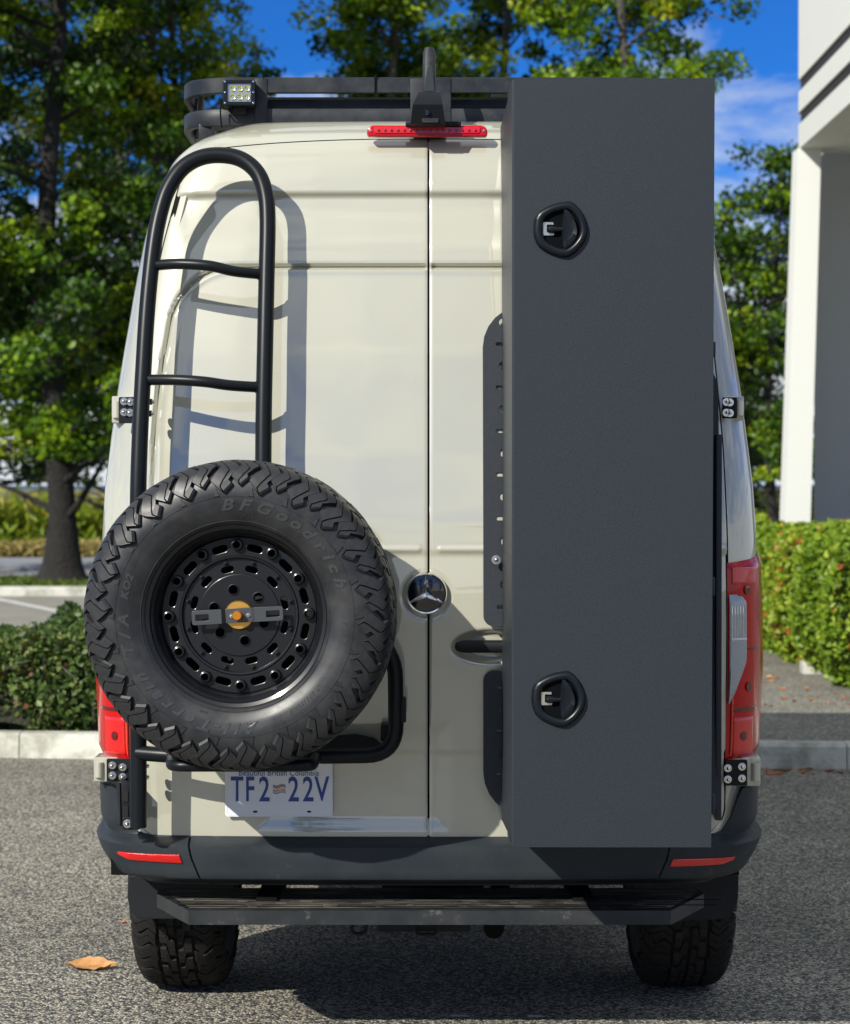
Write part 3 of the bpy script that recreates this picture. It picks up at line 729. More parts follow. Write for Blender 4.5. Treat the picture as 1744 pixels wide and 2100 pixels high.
# tail lights ---------------------------------------------------------
def lamp_pt(c_side, t, z, e):
    s = c_side; c_, d_ = cplan(t); w = float(_w(z)); c2, d2 = cplan(t+.01); tx, ty = (c2-c_)*w, d2-d_; l = math.hypot(tx, ty); nx_, ny_ = ty/l, -tx/l
    return (VX+s*(c_*w+nx_*e), float(_y0(z))+d_+ny_*e, z)
def lamp(side, label):
    z0, n, mcol = .825, 50, 22; V = []
    t0 = float(tofc(.860)); t1 = float(tofy(.33))
    def ztopl(f): return 1.385+.035*f
    for i in range(n+1):
        v = i/n
        for j in range(mcol+1):
            f = j/mcol; t = t0+(t1-t0)*f; z = z0+(ztopl(f)-z0)*v
            bulge = .010+.008*math.sin(PI*min(1, max(0, v)))*float(smoothstep(.3, 1, f))
            ed = min(v*n, (1-v)*n, j, mcol-j); e = bulge*min(1, .15+ed*.45) if ed < 2 else bulge
            V.append(lamp_pt(side, t, z, e))
    fc = grid_faces(n+1, mcol+1); fc = fc if side < 0 else [f[::-1] for f in fc]
    o = mesh_obj('tail_light', V, fc, M['red'], van, 60); o['label'] = label
    def patch(name, t_a, t_b, za, zb, m_, e, cutlow=0, n_=16):
        V = []
        for i in range(n_+1):
            v = i/n_
            for j in range(n_+1):
                f = j/n_; z = za+(zb-za)*v
                tb = t_b if z > za+cutlow or cutlow == 0 else t_a+.004+(t_b-t_a-.004)*(z-za)/cutlow
                # rounded upper outer corner
                if cutlow and zb-z < .03: tb -= .02*(1-(zb-z)/.03)**2
                t = t_a+(tb-t_a)*f; ed = min(i, n_-i, j, n_-j); fl = (t-t0)/(t1-t0); vv_ = (z-z0)/(ztopl(fl)-z0)
                V.append(lamp_pt(side, t, z, .010+.008*math.sin(PI*vv_)*float(smoothstep(.3, 1, fl))+(e if ed else -.001)))
        fc = grid_faces(n_+1, n_+1); fc = fc if side < 0 else [f[::-1] for f in fc]
        return mesh_obj(name, V, fc, m_, o, 50)
    T = lambda c: float(tofc(c))
    patch('reversing_light', T(.862), T(.914), .985, 1.295, M['clear'], .003, cutlow=.12)
    patch('lamp_divider', T(.863), T(.913), 1.165, 1.171, M['white'], .0045)
    for q in range(5): patch('lens_flute', T(.867+.008*q), T(.869+.008*q), 1.145, 1.285, M['chrome'], .0038, n_=5)
    patch('indicator_light', T(.880), T(.940), .838, .945, M['redbright'], .002)
    patch('lamp_rib', T(.870), T(.873), .835, 1.02, M['orangered'], .0045, n_=6)
    patch('lamp_bar', T(.872), T(.955), .960, .972, M['reddark'], .003, n_=8)
    patch('lamp_bar', T(.912), T(.960), 1.135, 1.142, M['reddark'], .003, n_=8)
    patch('upper_lamp', T(.872), T(.945), 1.325, 1.372, M['redbright'], .002)
    for zc, cc in ((1.307, .914), (1.03, .920), (.89, .908)):
        fcn = (T(cc)-t0)/(t1-t0)
        p = Vector(lamp_pt(side, t0+(t1-t0)*fcn, zc, 0)); q = Vector(lamp_pt(side, t0+(t1-t0)*(fcn+.02), zc, 0)); t_ = (q-p).normalized(); up = Vector((0, 0, 1)); nn = t_.cross(up)*(1 if side > 0 else -1)
        fl = fcn; vv_ = (zc-z0)/(ztopl(fl)-z0); e = .010+.008*math.sin(PI*vv_)*float(smoothstep(.3, 1, fl))+.0035
        pc = Vector(lamp_pt(side, t0+(t1-t0)*fcn, zc, e)); Vb = [pc+nn*.001]; 
        for k in range(20):
            a = 2*PI*k/20; Vb.append(pc+t_*.013*math.cos(a)+up*.013*math.sin(a))
        mesh_obj('bulb', Vb, [(0, 1+k, 1+(k+1) % 20) for k in range(20)]+[(0, 1+(k+1) % 20, 1+k) for k in range(0)], M['reddark'], o, 60)
    return o
lamp(1, 'right tail light with clear reversing segment')
lamp(-1, 'left tail light mostly hidden by the spare wheel')
# hinges ---------------------------------------------------------------
def nut(name, p, r, h, parent, axis='-Y', m=None):
    """a hex nut with a dome"""
    bm = bmesh.new(); bmesh.ops.create_cone(bm, cap_ends=True, segments=6, radius1=r, radius2=r, depth=h)
    bmesh.ops.create_uvsphere(bm, u_segments=12, v_segments=8, radius=r*.66, matrix=Matrix.Translation((0, 0, h*.55)))
    bmesh.ops.create_cone(bm, cap_ends=True, segments=18, radius1=r*1.3, radius2=r*1.3, depth=h*.25, matrix=Matrix.Translation((0, 0, -h*.5)))
    o = bm_obj(name, bm, m or M['steel'], parent, smooth=40); o.location = p
    o.rotation_euler = {'-Y': (PI/2, 0, 0), '+X': (0, PI/2, 0), '-X': (0, -PI/2, 0), '+Z': (0, 0, 0)}[axis]
    return o
def hinge(px0, px1, py0, py1, side, Y, label):
    a, b = P(px0, py1, Y), P(px1, py0, Y)
    o = box('hinge', a.x, b.x, Y, Y+.10, a.z, b.z, M['paint'], van, bevel=.006, seg=3); o['label'] = label
    # knuckle barrel in a pocket
    xk = a.x+.016 if side < 0 else b.x-.016; hz = (b.z-a.z)
    V, Fc = tube_geo([(xk, Y-.001, a.z+hz*.2), (xk, Y-.001, b.z-hz*.2)], .0125, 14)
    mesh_obj('hinge_barrel', V, Fc, M['paint'], o, 50)
    return o
hinge(229, 272, 812, 868, -1, .12, 'upper left door hinge'); hinge(1482, 1527, 812, 862, 1, .12, 'upper right door hinge')
hinge(192, 268, 1553, 1604, -1, .07, 'lower left door hinge'); hinge(1488, 1561, 1553, 1613, 1, .07, 'lower right door hinge')
# brake light and camera housing ----------------------------------------
def brake_light():
    Y = .188; a = P(753, 281, Y); b = P(1000, 258, Y); cz = (a.z+b.z)/2
    me_o = plate('brake_light', [rrect(a.x, b.x, a.z, b.z, (.02, .02, .008, .008))], Y, .03, M['red'], van, .005)
    plate('lens', [rrect(a.x+.022, b.x-.022, a.z+.009, b.z-.006, .005)], Y-.0165, .004, M['redbright'], me_o, .001)
    for k in range(16):
        x = a.x+.035+(b.x-a.x-.07)*k/15; bm = bmesh.new(); bmesh.ops.create_cone(bm, cap_ends=True, segments=12, radius1=.0045, radius2=.003, depth=.003, matrix=Matrix.Translation((x, Y-.0195, cz)) @ Matrix.Rotation(PI/2, 4, 'X'))
        bm_obj('led', bm, M['reddark'], me_o)
    for x in (a.x+.011, b.x-.011): nut('screw', (x, Y-.016, cz), .004, .003, me_o)
brake_light()
def camera_housing():
    Y = .16
    root = box('camera_housing', PX(832, Y), PX(946, Y), Y-.0, Y+.06, PZ(258, Y), PZ(248, Y), M['tube'], van, bevel=.003)
    root['label'] = 'dark reversing camera bracket below the roof rack'
    # trapezoid hood
    Yh = .10; b0, b1 = PX(842, Yh), PX(914, Yh); t0, t1 = PX(859, Yh), PX(904, Yh); zb, zm, zt = PZ(252, Yh), PZ(214, Yh), PZ(180, Yh)
    bm = bmesh.new()
    L = [((b0, b1), zb, Yh+.015, .16), ((PX(847, Yh), PX(908, Yh)), zm, Yh, .14), ((t0, t1), zt-.006, Yh+.03, .11), ((t0+.006, t1-.006), zt, Yh+.045, .09)]
    R = []
    for (x, z, y, d) in L: R.append([bm.verts.new(p) for p in ((x[0], y, z), (x[1], y, z), (x[1]+.004, y+d, z), (x[0]-.004, y+d, z))])
    for i in range(3):
        for k in range(4): bm.faces.new((R[i][k], R[i][(k+1) % 4], R[i+1][(k+1) % 4], R[i+1][k]))
    bm.faces.new(R[0]); bm.faces.new(R[3])
    bm_obj('hood', bm, M['tube'], root, bevel=.006, seg=3)
    # dark mouth under the hood with the lens
    plate('mouth', [rrect(PX(866, Yh), PX(900, Yh), PZ(250, Yh), PZ(241, Yh), .003)], Yh+.010, .004, M['rack'], root)
    lathe('lens', [(.0001, 0), (.006, 0), (.0075, .002), (.0075, .006)], M['badgeblack'], root, 20, loc=(PX(877, Yh), Yh-.002, PZ(230, Yh)))
    # tall mast
    Ym = .20; zz0, zz1 = PZ(205, Ym), PZ(91, Ym)
    V = []
    for i, f in enumerate(np.linspace(0, 1, 14)):
        z = zz0+(zz1-zz0)*f; xl = PX(868-2*(1-f), Ym); xr = PX(893+3*(1-f)-3*max(0, f-.93)/.07, Ym); xl += .004*max(0, f-.93)/.07
        y = Ym+.06*f; th = .05
        for k in range(16):
            a = 2*PI*k/16; V.append(((xl+xr)/2+(xr-xl)/2*math.copysign(abs(math.cos(a))**.6, math.cos(a)), y+th*.5*math.copysign(abs(math.sin(a))**.6, math.sin(a)), z))
    mesh_obj('mast', V, grid_faces(14, 16, close_v=True)+[tuple(range(13*16, 14*16))], M['rack'], root, 50)
    pl = [(PX(870, Ym), zz0), (PX(872, Ym), PZ(165, Ym)), (PX(876, Ym), PZ(141, Ym)), (PX(881, Ym), PZ(137, Ym)), (PX(887, Ym), PZ(141, Ym)), (PX(890, Ym), PZ(165, Ym)), (PX(893, Ym), zz0)]
    plate('mast_cover', [pl[::-1]], Ym-.024, .012, M['plastic'], root, .002)
camera_housing()
# badge -----------------------------------------------------------------
def badge():
    Y = float(rear(.004, 1.296))-.010; c_ = (PX(874.5, Y), PZ(1217, Y)); R = 43.5/ (F/(Y-CAMY))
    root = empty('badge', (c_[0], Y, c_[1]), parent=doorL); root.parent = van
    lathe('badge_disc', [(.0001, -.006), (R*.5, -.0055), (R*.86, -.002), (R*.9, 0), (R*.9, .01)], M['badgeblack'], root, 64)
    lathe('badge_ring', [(R*.86, -.003), (R*.885, -.009), (R*.94, -.011), (R*.985, -.007), (R, .002), (R, .012)], M['chrome'], root, 80)
    V = []; Fc = []
    for k in range(3):
        a = PI/2+2*PI*k/3; o = len(V); tip = (R*.93*math.cos(a), R*.93*math.sin(a))
        bl = (R*.17*math.cos(a+PI/3), R*.17*math.sin(a+PI/3)); br = (R*.17*math.cos(a-PI/3), R*.17*math.sin(a-PI/3))
        w_ = .012
        tl = (tip[0]-math.sin(a)*R*-.018, tip[1]+math.cos(a)*R*-.018); tr_ = (tip[0]+math.sin(a)*R*-.018, tip[1]-math.cos(a)*R*-.018)
        V += [(0, -.017, 0), (bl[0], -.0065, bl[1]), (br[0], -.0065, br[1]), (tip[0], -.010, tip[1]), (tl[0], -.0065, tl[1]), (tr_[0], -.0065, tr_[1])]
        Fc += [(o, o+1, o+4, o+3), (o, o+3, o+5, o+2), (o, o+1, o+5, o+3), (o, o+3, o+4, o+2)][:0]
        Fc += [(o, o+3, o+5 if False else o+4, o+1)] if False else []
        # choose the side vertices by proximity
        cand = sorted((4, 5), key=lambda q: (V[o+q][0]-bl[0])**2+(V[o+q][2]-bl[1])**2)
        Fc += [(o, o+1, o+cand[0], o+3), (o, o+3, o+cand[1], o+2)]
    mesh_obj('star', V, Fc, M['chrome'], root, None)
badge()
# handle ------------------------------------------------------------------
Yh = float(rear(.15, 1.15))
hp = catmull([P(x, 1326, Yh-.022) for x in (933, 945, 960, 985, 1010, 1040)], 5)
hr = ([.003, .0085, .0115, .0135, .0148, .0158, .0165, .017, .0174, .0177]+[.018]*30)[:len(hp)]
V, Fc = tube_geo(hp, hr, 20, sx=1.0, sy=.75)
hd = mesh_obj('door_handle', V, Fc, M['blackplate'], van, 60)
x0 = PX(981, Yh-.022); tube('handle_joint', [(x0, Yh-.022, PZ(1326, Yh-.022)), (x0+.0015, Yh-.022, PZ(1326, Yh-.022))], .0184, M['hole'], hd, 20, sy=.75)
# number plate ------------------------------------------------------------
def number_plate():
    Y = -.012; a, b = P(462, 1675, Y), P(683, 1675, Y); z0 = a.z; w = b.x-a.x; h = w*.5; cx = (a.x+b.x)/2
    hb = lambda x, z: slot(x, z, .012, .006)[::-1]
    o = plate('licence_plate', [rrect(a.x, b.x, z0, z0+h, .008), hb(cx-.085+.018, z0+.014), hb(cx+.085, z0+.014)], Y, .002, M['white'], van, .0004)
    # embossed rim
    plate('plate_rim', [rrect(a.x+.003, b.x-.003, z0+.003, z0+h-.003, .007), rrect(a.x+.0055, b.x-.0055, z0+.0055, z0+h-.0055, .006)[::-1]], Y-.0013, .0012, M['white'], o, .0003)
    box('plate_backing', a.x+.01, b.x-.01, Y+.003, Y+.02, z0+.006, z0+h-.01, M['blackplate'], o)
    def txt(s, x, z, size, sx, m_, nm='lettering', off=0):
        me = text_mesh(s, size, .0004, nm, off=off); bb = [v.co for v in me.vertices]; mx = max(v.x for v in bb); mn = min(v.x for v in bb); my = max(v.z for v in bb); ny = min(v.z for v in bb)
        for v in me.vertices: v.co.x = (v.co.x-(mx+mn)/2)*sx; v.co.z -= (my+ny)/2; v.co += Vector((x, Y-.0018, z))
        me.materials.append(m_); link(bpy.data.objects.new(nm, me), o)
        return (mx-mn)*sx
    zc = PZ(1618, Y); sc = 1/(F/(Y-CAMY))
    for s, px in (('T', 486), ('F', 513), ('2', 542), ('2', 602), ('2', 632), ('V', 660)):
        txt(s, PX(px, Y), zc, .099, .66 if s not in 'FT' else .60, M['blue'], off=.0012)
    txt('Beautiful British Columbia', PX(572, Y), PZ(1585, Y), .0235, .92, M['blue'])
    # tiny provincial flag: union band, crown, waves with half sun
    fx, fz = PX(572.5, Y), PZ(1618, Y); fw, fh = .036, .024
    def wav(z_, x): return z_+.0022*math.sin((x-fx)/fw*PI*2.2)
    def band(z_a, z_b, m_, e, nm='flag_band'):
        V = []
        for k in range(13):
            x = fx-fw/2+fw*k/12; V += [(x, Y-.0015-e, fz+wav(z_a, x)), (x, Y-.0015-e, fz+wav(z_b, x))]
        mesh_obj(nm, V, grid_faces(13, 2), m_, o, None)
    band(.003, .012, M['blue'], 0); band(.0065, .0085, M['plateflagred'], .0002); band(.0046, .0056, M['white'], .0002); band(.0094, .0104, M['white'], .0002)
    band(-.003, .0005, M['plateyellow'], .0002); band(-.012, -.003, M['blue'], 0); band(-.0065, -.005, M['white'], .0002); band(-.0095, -.008, M['white'], .0002)
    V = [(fx, Y-.0021, fz-.004)]
    for k in range(19):
        a_ = PI*k/18; r_ = .008 if k % 2 else .0055; V.append((fx+r_*math.cos(a_), Y-.0021, fz-.004+r_*math.sin(a_)))
    mesh_obj('flag_sun', V, [(0, k+2, k+1) for k in range(18)], M['plateyellow'], o, None)
number_plate()
YAX = .84
# underside: flaps, floor, axle, step, hitch -------------------------------
def flap(side, pts, label):
    Y = .37; lp = [(P(x, y, Y).x, P(x, y, Y).z) for x, y in pts]
    if side < 0: lp = lp[::-1]
    o = plate('mud_flap', [lp], Y, .02, M['flap'], van, .004); o['label'] = label
flap(-1, [(263, 1795), (262, 1840), (268, 1868), (285, 1884), (470, 1884), (478, 1860), (480, 1790)], 'left wheel arch flap')
flap(1, [(1515, 1795), (1514, 1840), (1506, 1868), (1490, 1884), (1305, 1892), (1300, 1860), (1298, 1790)], 'right wheel arch flap')
box('floor_pan', -.62, .62, .12, 6.4, .53, .6, M['under'], van, .01)
box('rear_crossmember', -.60, .60, .10, .20, .47, .56, M['under'], van, .01)
tube('axle', [(-.75, YAX, .40), (.75, YAX, .40)], .05, M['under'], van)
lathe('differential', [(.001, -.14), (.09, -.12), (.145, -.04), (.145, .04), (.09, .12), (.001, .14)], M['under'], van, 24, loc=(.08, YAX, .41))
for x in (-.47, .47): box('leaf_spring', x-.04, x+.04, .4, 1.8, .42, .47, M['under'], van, .004)
def step():
    Y0 = -.115; Y1 = .21     # front and rear edge of the tread
    zt = PZ(1868, Y0); zb = PZ(1897, Y0)
    xl0, xl1 = PX(326, Y1-.02), PX(386, Y0); xr1, xr0 = PX(1378, Y0), PX(1440, Y1-.02)
    top = [(xl0+.03, Y1), (xr0-.02, Y1), (xr0, Y1-.05), (xr0, Y1-.08), (xr1, Y0), (xl1, Y0), (xl0, Y1-.08), (xl0, Y1-.03)]
    bm = bmesh.new(); a = [bm.verts.new((x, y, zt)) for x, y in top]; b = [bm.verts.new((x, y, zb)) for x, y in top]; n = len(top)
    bm.faces.new(a); bm.faces.new(b[::-1])
    for k in range(n): bm.faces.new((a[k], b[k], b[(k+1) % n], a[(k+1) % n]))
    ms = mat('step_metal', (.018, .021, .024), .42, spec=.25, noise=(8, (.032, .035, .037), .4, .7), bump=(500, .2), dist=.0006, dirt=(16, (.20, .195, .175), .60, .85))
    o = bm_obj('rear_step', bm, ms, van, bevel=.008, seg=3)
    mt = mat('worn_step_tread', (.022, .022, .021), .6, dirt=(9, (.20, .185, .15), .44, .66), bump=(150, .5), dist=.002)
    nt = mt.node_tree   # stretch scuffs along the step
    for nd in nt.nodes:
        if nd.type == 'TEX_NOISE' and nd.inputs['Scale'].default_value < 20:
            mp = nt.nodes.new('ShaderNodeMapping'); mp.inputs['Scale'].default_value = (.5, 2.5, 1); tcn = [q for q in nt.nodes if q.type == 'TEX_COORD'][0]
            nt.links.new(tcn.outputs['Object'], mp.inputs[0]); nt.links.new(mp.outputs[0], nd.inputs['Vector'])
    def inset(d): return [(xl0+.03+d, Y1-d), (xr0-.03-d, Y1-d), (xr0-.01-d, Y1-.05), (xr0-.012-d, Y1-.08), (xr1-d*.3, Y0+.022), (xl1+d*.3, Y0+.022), (xl0+.02+d, Y1-.08), (xl0+.02+d, Y1-.04)]
    tp = inset(.006); mesh_obj('tread_pad', [(x, y, zt+.0025) for x, y in tp], [tuple(range(n))[::-1]], mt, o, None)
    # dashed grip ribs
    rg = random.Random(3); bm = bmesh.new()
    for r_ in range(6):
        y = Y0+.040+r_*.026; x = xl1-.04+.012*r_*-1+rg.uniform(0, .1)
        while x < xr1-.05:
            L_ = rg.uniform(.10, .24)
            bmesh.ops.create_cube(bm, size=1, matrix=Matrix.Translation((x+L_/2, y, zt+.0028)) @ Matrix.Diagonal((L_, .0045, .0022, 1))); x += L_+rg.uniform(.015, .05)
    g = bm_obj('grip_ribs', bm, M['seal'], o, None); g['kind'] = 'stuff'
    for x in (-.45, .45): box('step_bracket', x-.03, x+.03, 0, .5, zb+.004, zb+.05, M['under'], o)
step()
Yh2 = .08
box('hitch_receiver', PX(775, Yh2), PX(965, Yh2), Yh2, Yh2+.5, PZ(1912, Yh2), PZ(1880, Yh2), M['blackplate'], van, .006)
tube('hitch_loop', fillet([P(850, 1890, Yh2-.02), P(852, 1917, Yh2-.02), P(898, 1917, Yh2-.02), P(900, 1890, Yh2-.02)], .02), .005, M['blackplate'], van, 8)
tube('tow_eye', fillet([P(722, 1896, Yh2), P(722, 1914, Yh2), P(748, 1916, Yh2), P(752, 1896, Yh2)], .015), .006, M['blackplate'], van, 8)
tube('exhaust', [(.20, .15, PZ(1905, .15)), (.28, 1.2, .40)], .03, M['under'], van, 14)

# ------------------------------------------------------------------ tyres and wheels (axis along local Y, outer face at -Y)
TP = [(.232, -.098), (.240, -.112), (.252, -.122), (.275, -.132), (.300, -.1365), (.325, -.1365), (.345, -.133), (.365, -.126), (.380, -.116), (.390, -.103), (.3955, -.085), (.398, -.060), (.3995, -.030), (.400, 0)]
_tp = np.array(TP); _ts = np.r_[0, np.cumsum(np.hypot(np.diff(_tp[:, 0]), np.diff(_tp[:, 1])))]
SMAX = _ts[-1]; _fr = sinterp(_ts, _tp[:, 0], 5, 500); _fy = sinterp(_ts, _tp[:, 1], 5, 500)
def tprof(s):
    """s: arc length from the bead over the shoulder; beyond SMAX mirrored"""
    m_ = s > SMAX; q = 2*SMAX-s if m_ else s
    e = .0015; r, y = float(_fr(q)), float(_fy(q)); r2, y2 = float(_fr(q+e)), float(_fy(q+e)); r1, y1 = float(_fr(q-e)), float(_fy(q-e))
    tr_, ty_ = r2-r1, y2-y1; l = math.hypot(tr_, ty_); nr, ny = -ty_/l, tr_/l
    nr, ny = (ty_/l, -tr_/l)
    if m_: y, ny = -y, -ny
    return r, y, nr, ny
def tpt(a, s, h):
    r, y, nr, ny = tprof(s); r += nr*h; y += ny*h
    return (r*math.sin(a), y, r*math.cos(a))
def lug(name, s0, s1, width, zig, h, m_, nrow=12, taper=0, sipe=.004, split=True, endcurve=0):
    """a tread block as a raised grid; width in radians, zig(s-fraction)->offset"""
    fr = [0, .0, .04, .455, .50, .545, .96, 1, 1] if split else [0, 0, .05, .95, 1, 1]
    hh = [-.004, h*.7, h, h, h-sipe, h, h, h*.7, -.004] if split else [-.004, h*.75, h, h, h*.75, -.004]
    ncl = len(fr); V = []
    rowsf = [0, 0, .04]+list(np.linspace(.12, .9, nrow))+[.97, 1, 1]
    rh = [-9, .65, 1]+[1]*nrow+[1, .65, -9]
    for i, f in enumerate(rowsf):
        for k in range(ncl):
            wf = width*(1-taper*(1-f)); u = fr[k]-.5
            s = s0+(s1-s0)*f
            if endcurve: s += endcurve*(1-f)*abs(u)*2*(s1-s0)*.35
            a = zig(f)+u*wf
            if rh[i] < 0: h_ = -.004
            else: h_ = hh[k] if hh[k] < 0 else hh[k]*rh[i]
            V.append(tpt(a, s, h_))
    me = bpy.data.meshes.new(name); me.from_pydata(V, [], grid_faces(len(rowsf), ncl)); me.update(); sharp(me, 28); me.materials.append(m_)
    return me
SH0 = float(np.interp(.321, _tp[:, 0], _ts)); SB0 = float(np.interp(.339, _tp[:, 0], _ts))
i_sh = 10
def s_of_y(y): return float(np.interp(y, _tp[8:, 1], _ts[8:]))
def tread_meshes(m_):
    zA = lambda f: math.radians(2.1*(abs(((f*1.6+.30)%1)-.5)*4-1))
    zB_ = lambda f: math.radians(2.1*(abs(((f*1.5+.36)%1)-.5)*4-1))
    s1 = s_of_y(-.055)
    A = lug('tread_block', SH0, s1, math.radians(7.2), zA, .0130, m_, 18, taper=-.12, sipe=.007, endcurve=.5)
    B = lug('tread_block', SB0, s1-.004, math.radians(6.7), zB_, .0120, m_, 18, taper=-.05, sipe=.007, endcurve=.6)
    zC = lambda f: math.radians(2.8*(1 if .35 < f < .65 else .3)*(f-.5)*4)
    C = lug('tread_block', s_of_y(-.049), SMAX-.002, math.radians(9.0), lambda f: math.radians(-4.2 if f < .45 else (3.2 if f > .62 else -4.2+7.4*(f-.45)/.17)), .0115, m_, 12, sipe=.0035)
    Dm = lug('tread_block', SMAX+.006, SMAX+(SMAX-s_of_y(-.049)), math.radians(8.4), lambda f: math.radians(3.6 if f < .35 else (-3.4 if f > .55 else 3.6-7*(f-.35)/.2)), .0115, m_, 12, sipe=.0035)
    return A, B, C, Dm
def tyre(parent, m_, meshes, lettering=False):
    prof = [(float(_fr(s)), float(_fy(s))) for s in np.linspace(0, SMAX, 40)]
    prof = prof+[(r, -y) for r, y in prof[::-1][1:]]+[(.222, .09), (.222, -.09)]
    o = lathe('tyre', prof+[prof[0]], m_, parent, 144, smooth=60)
    for side in (0, 1):
        for k in range(22):
            for q, me in enumerate((meshes[0], meshes[1])):
                b = bpy.data.objects.new('tread_block', me); a = math.radians(360/22*k+(-4.05 if q == 0 else 3.75)+(3.0 if side else 0))
                if side: b.matrix_world = Matrix.Rotation(a, 4, 'Y') @ Matrix.Rotation(PI, 4, 'Z')
                else: b.matrix_world = Matrix.Rotation(a, 4, 'Y')
                link(b, o if lettering else parent)
    for k in range(30):
        for me, off in ((meshes[2], 0), (meshes[3], 5.0)):
            b = bpy.data.objects.new('tread_block', me); b.matrix_world = Matrix.Rotation(math.radians(12*k+off), 4, 'Y'); link(b, o if lettering else parent)
    return o
TM1 = tread_meshes(M['rubber']); TM2 = tread_meshes(M['rubber2'])

spare = empty('spare_wheel', (0, 0, 0)); tag(spare, 'all-terrain spare tyre on black rim mounted on the left rear door carrier', 'spare wheel')
Ysp = -.48; sw = P(487, 1266, Ysp)
spare.location = (sw.x, Ysp+.137, sw.z); spare.rotation_euler = (math.radians(-.5), 0, math.radians(-3.5))
ty = tyre(spare, M['rubber'], TM1, True)
def arc_text(s, a0, a1, rad, size, shear=.25, flip=False, wx=1.0, off=0, bold=.0014):
    """letters round the sidewall between clock angles a0..a1 (degrees, clockwise from the top)"""
    V = []; Fc = []
    metr = []
    for ch in s:
        if ch == ' ': metr.append((None, .35*size)); continue
        me = text_mesh(ch, size, .0012, 'ch', shear=shear, off=bold); xs = [v.co.x for v in me.vertices]; metr.append((me, (max(xs)-min(xs))*wx+size*.10))
    tot = sum(w for _, w in metr); p = 0
    for me, w in metr:
        f = (p+w/2)/tot; p += w
        if me is None: continue
        a = math.radians(a0+(a1-a0)*f); xs = [v.co.x for v in me.vertices]; cx = (max(xs)+min(xs))/2
        sidx = float(np.interp(rad, _tp[:6, 0], _ts[:6])) if rad < .3 else float(np.interp(rad, _tp[:, 0], _ts))
        o = len(V)
        for v in me.vertices:
            lx, lz = (v.co.x-cx)*wx, v.co.z-size*.02
            if flip: ra = rad-lz; aa = a-lx/rad
            else: ra = rad+lz; aa = a+lx/rad
            sv = float(np.interp(ra, _tp[:10, 0], _ts[:10])); r, y, nr, ny = tprof(sv); h = -v.co.y+.0004
            V.append((math.sin(aa)*(r+nr*h), y+ny*h, math.cos(aa)*(r+nr*h)))
        Fc += [tuple(o+i for i in pl.vertices) for pl in me.polygons]; bpy.data.meshes.remove(me)
    return mesh_obj('lettering', V, Fc, M['rubberlet'], ty, 30)
arc_text('BFGoodrich', -8, 76, .292, .040, shear=.3, wx=1.35)
arc_text('All-Terrain', 166, 240, .292, .040, shear=.3, wx=1.30)
arc_text('T/A', 249, 272, .292, .038, shear=.2, wx=1.3)
arc_text('KO2', 279, 292, .2935, .026, shear=.2, wx=1.2)
arc_text('121/118', 2, 11, .262, .012, wx=1.1, bold=0); arc_text('LT 275/70R17', 128, 150, .286, .014, wx=1.1, bold=0)
arc_text('DOT', 196, 201, .262, .010, wx=1.1, bold=0); arc_text('plus 2', 92, 104, .292, .016, wx=1.1, bold=0)
# fine rings on the sidewall
for rr_ in (.314, .250):
    sv = float(np.interp(rr_, _tp[:, 0], _ts)); r, y, nr, ny = tprof(sv)
    lathe('sidewall_ring', [(r-.0016, y+.0004), (r-.0008, y-.0011), (r+.0008, y-.0011), (r+.0016, y+.0004)], M['rubber'], ty, 120)
# small triangles between the shoulder blocks
tm = bpy.data.meshes.new('sidewall_mark'); a_ = .021
sq = [tpt(-a_, SH0-.004, .003), tpt(a_, SH0-.004, .003), tpt(0, SH0+.016, .003), tpt(-a_*1.2, SH0-.006, -.001), tpt(a_*1.2, SH0-.006, -.001), tpt(0, SH0+.019, -.001)]
tm.from_pydata(sq, [], [(0, 2, 1), (0, 1, 4, 3), (1, 2, 5, 4), (2, 0, 3, 5)]); tm.materials.append(M['rubber'])
for k in range(22):
    b = bpy.data.objects.new('sidewall_mark', tm); b.matrix_world = Matrix.Rotation(math.radians(360/22*k+8.1), 4, 'Y'); link(b, ty)

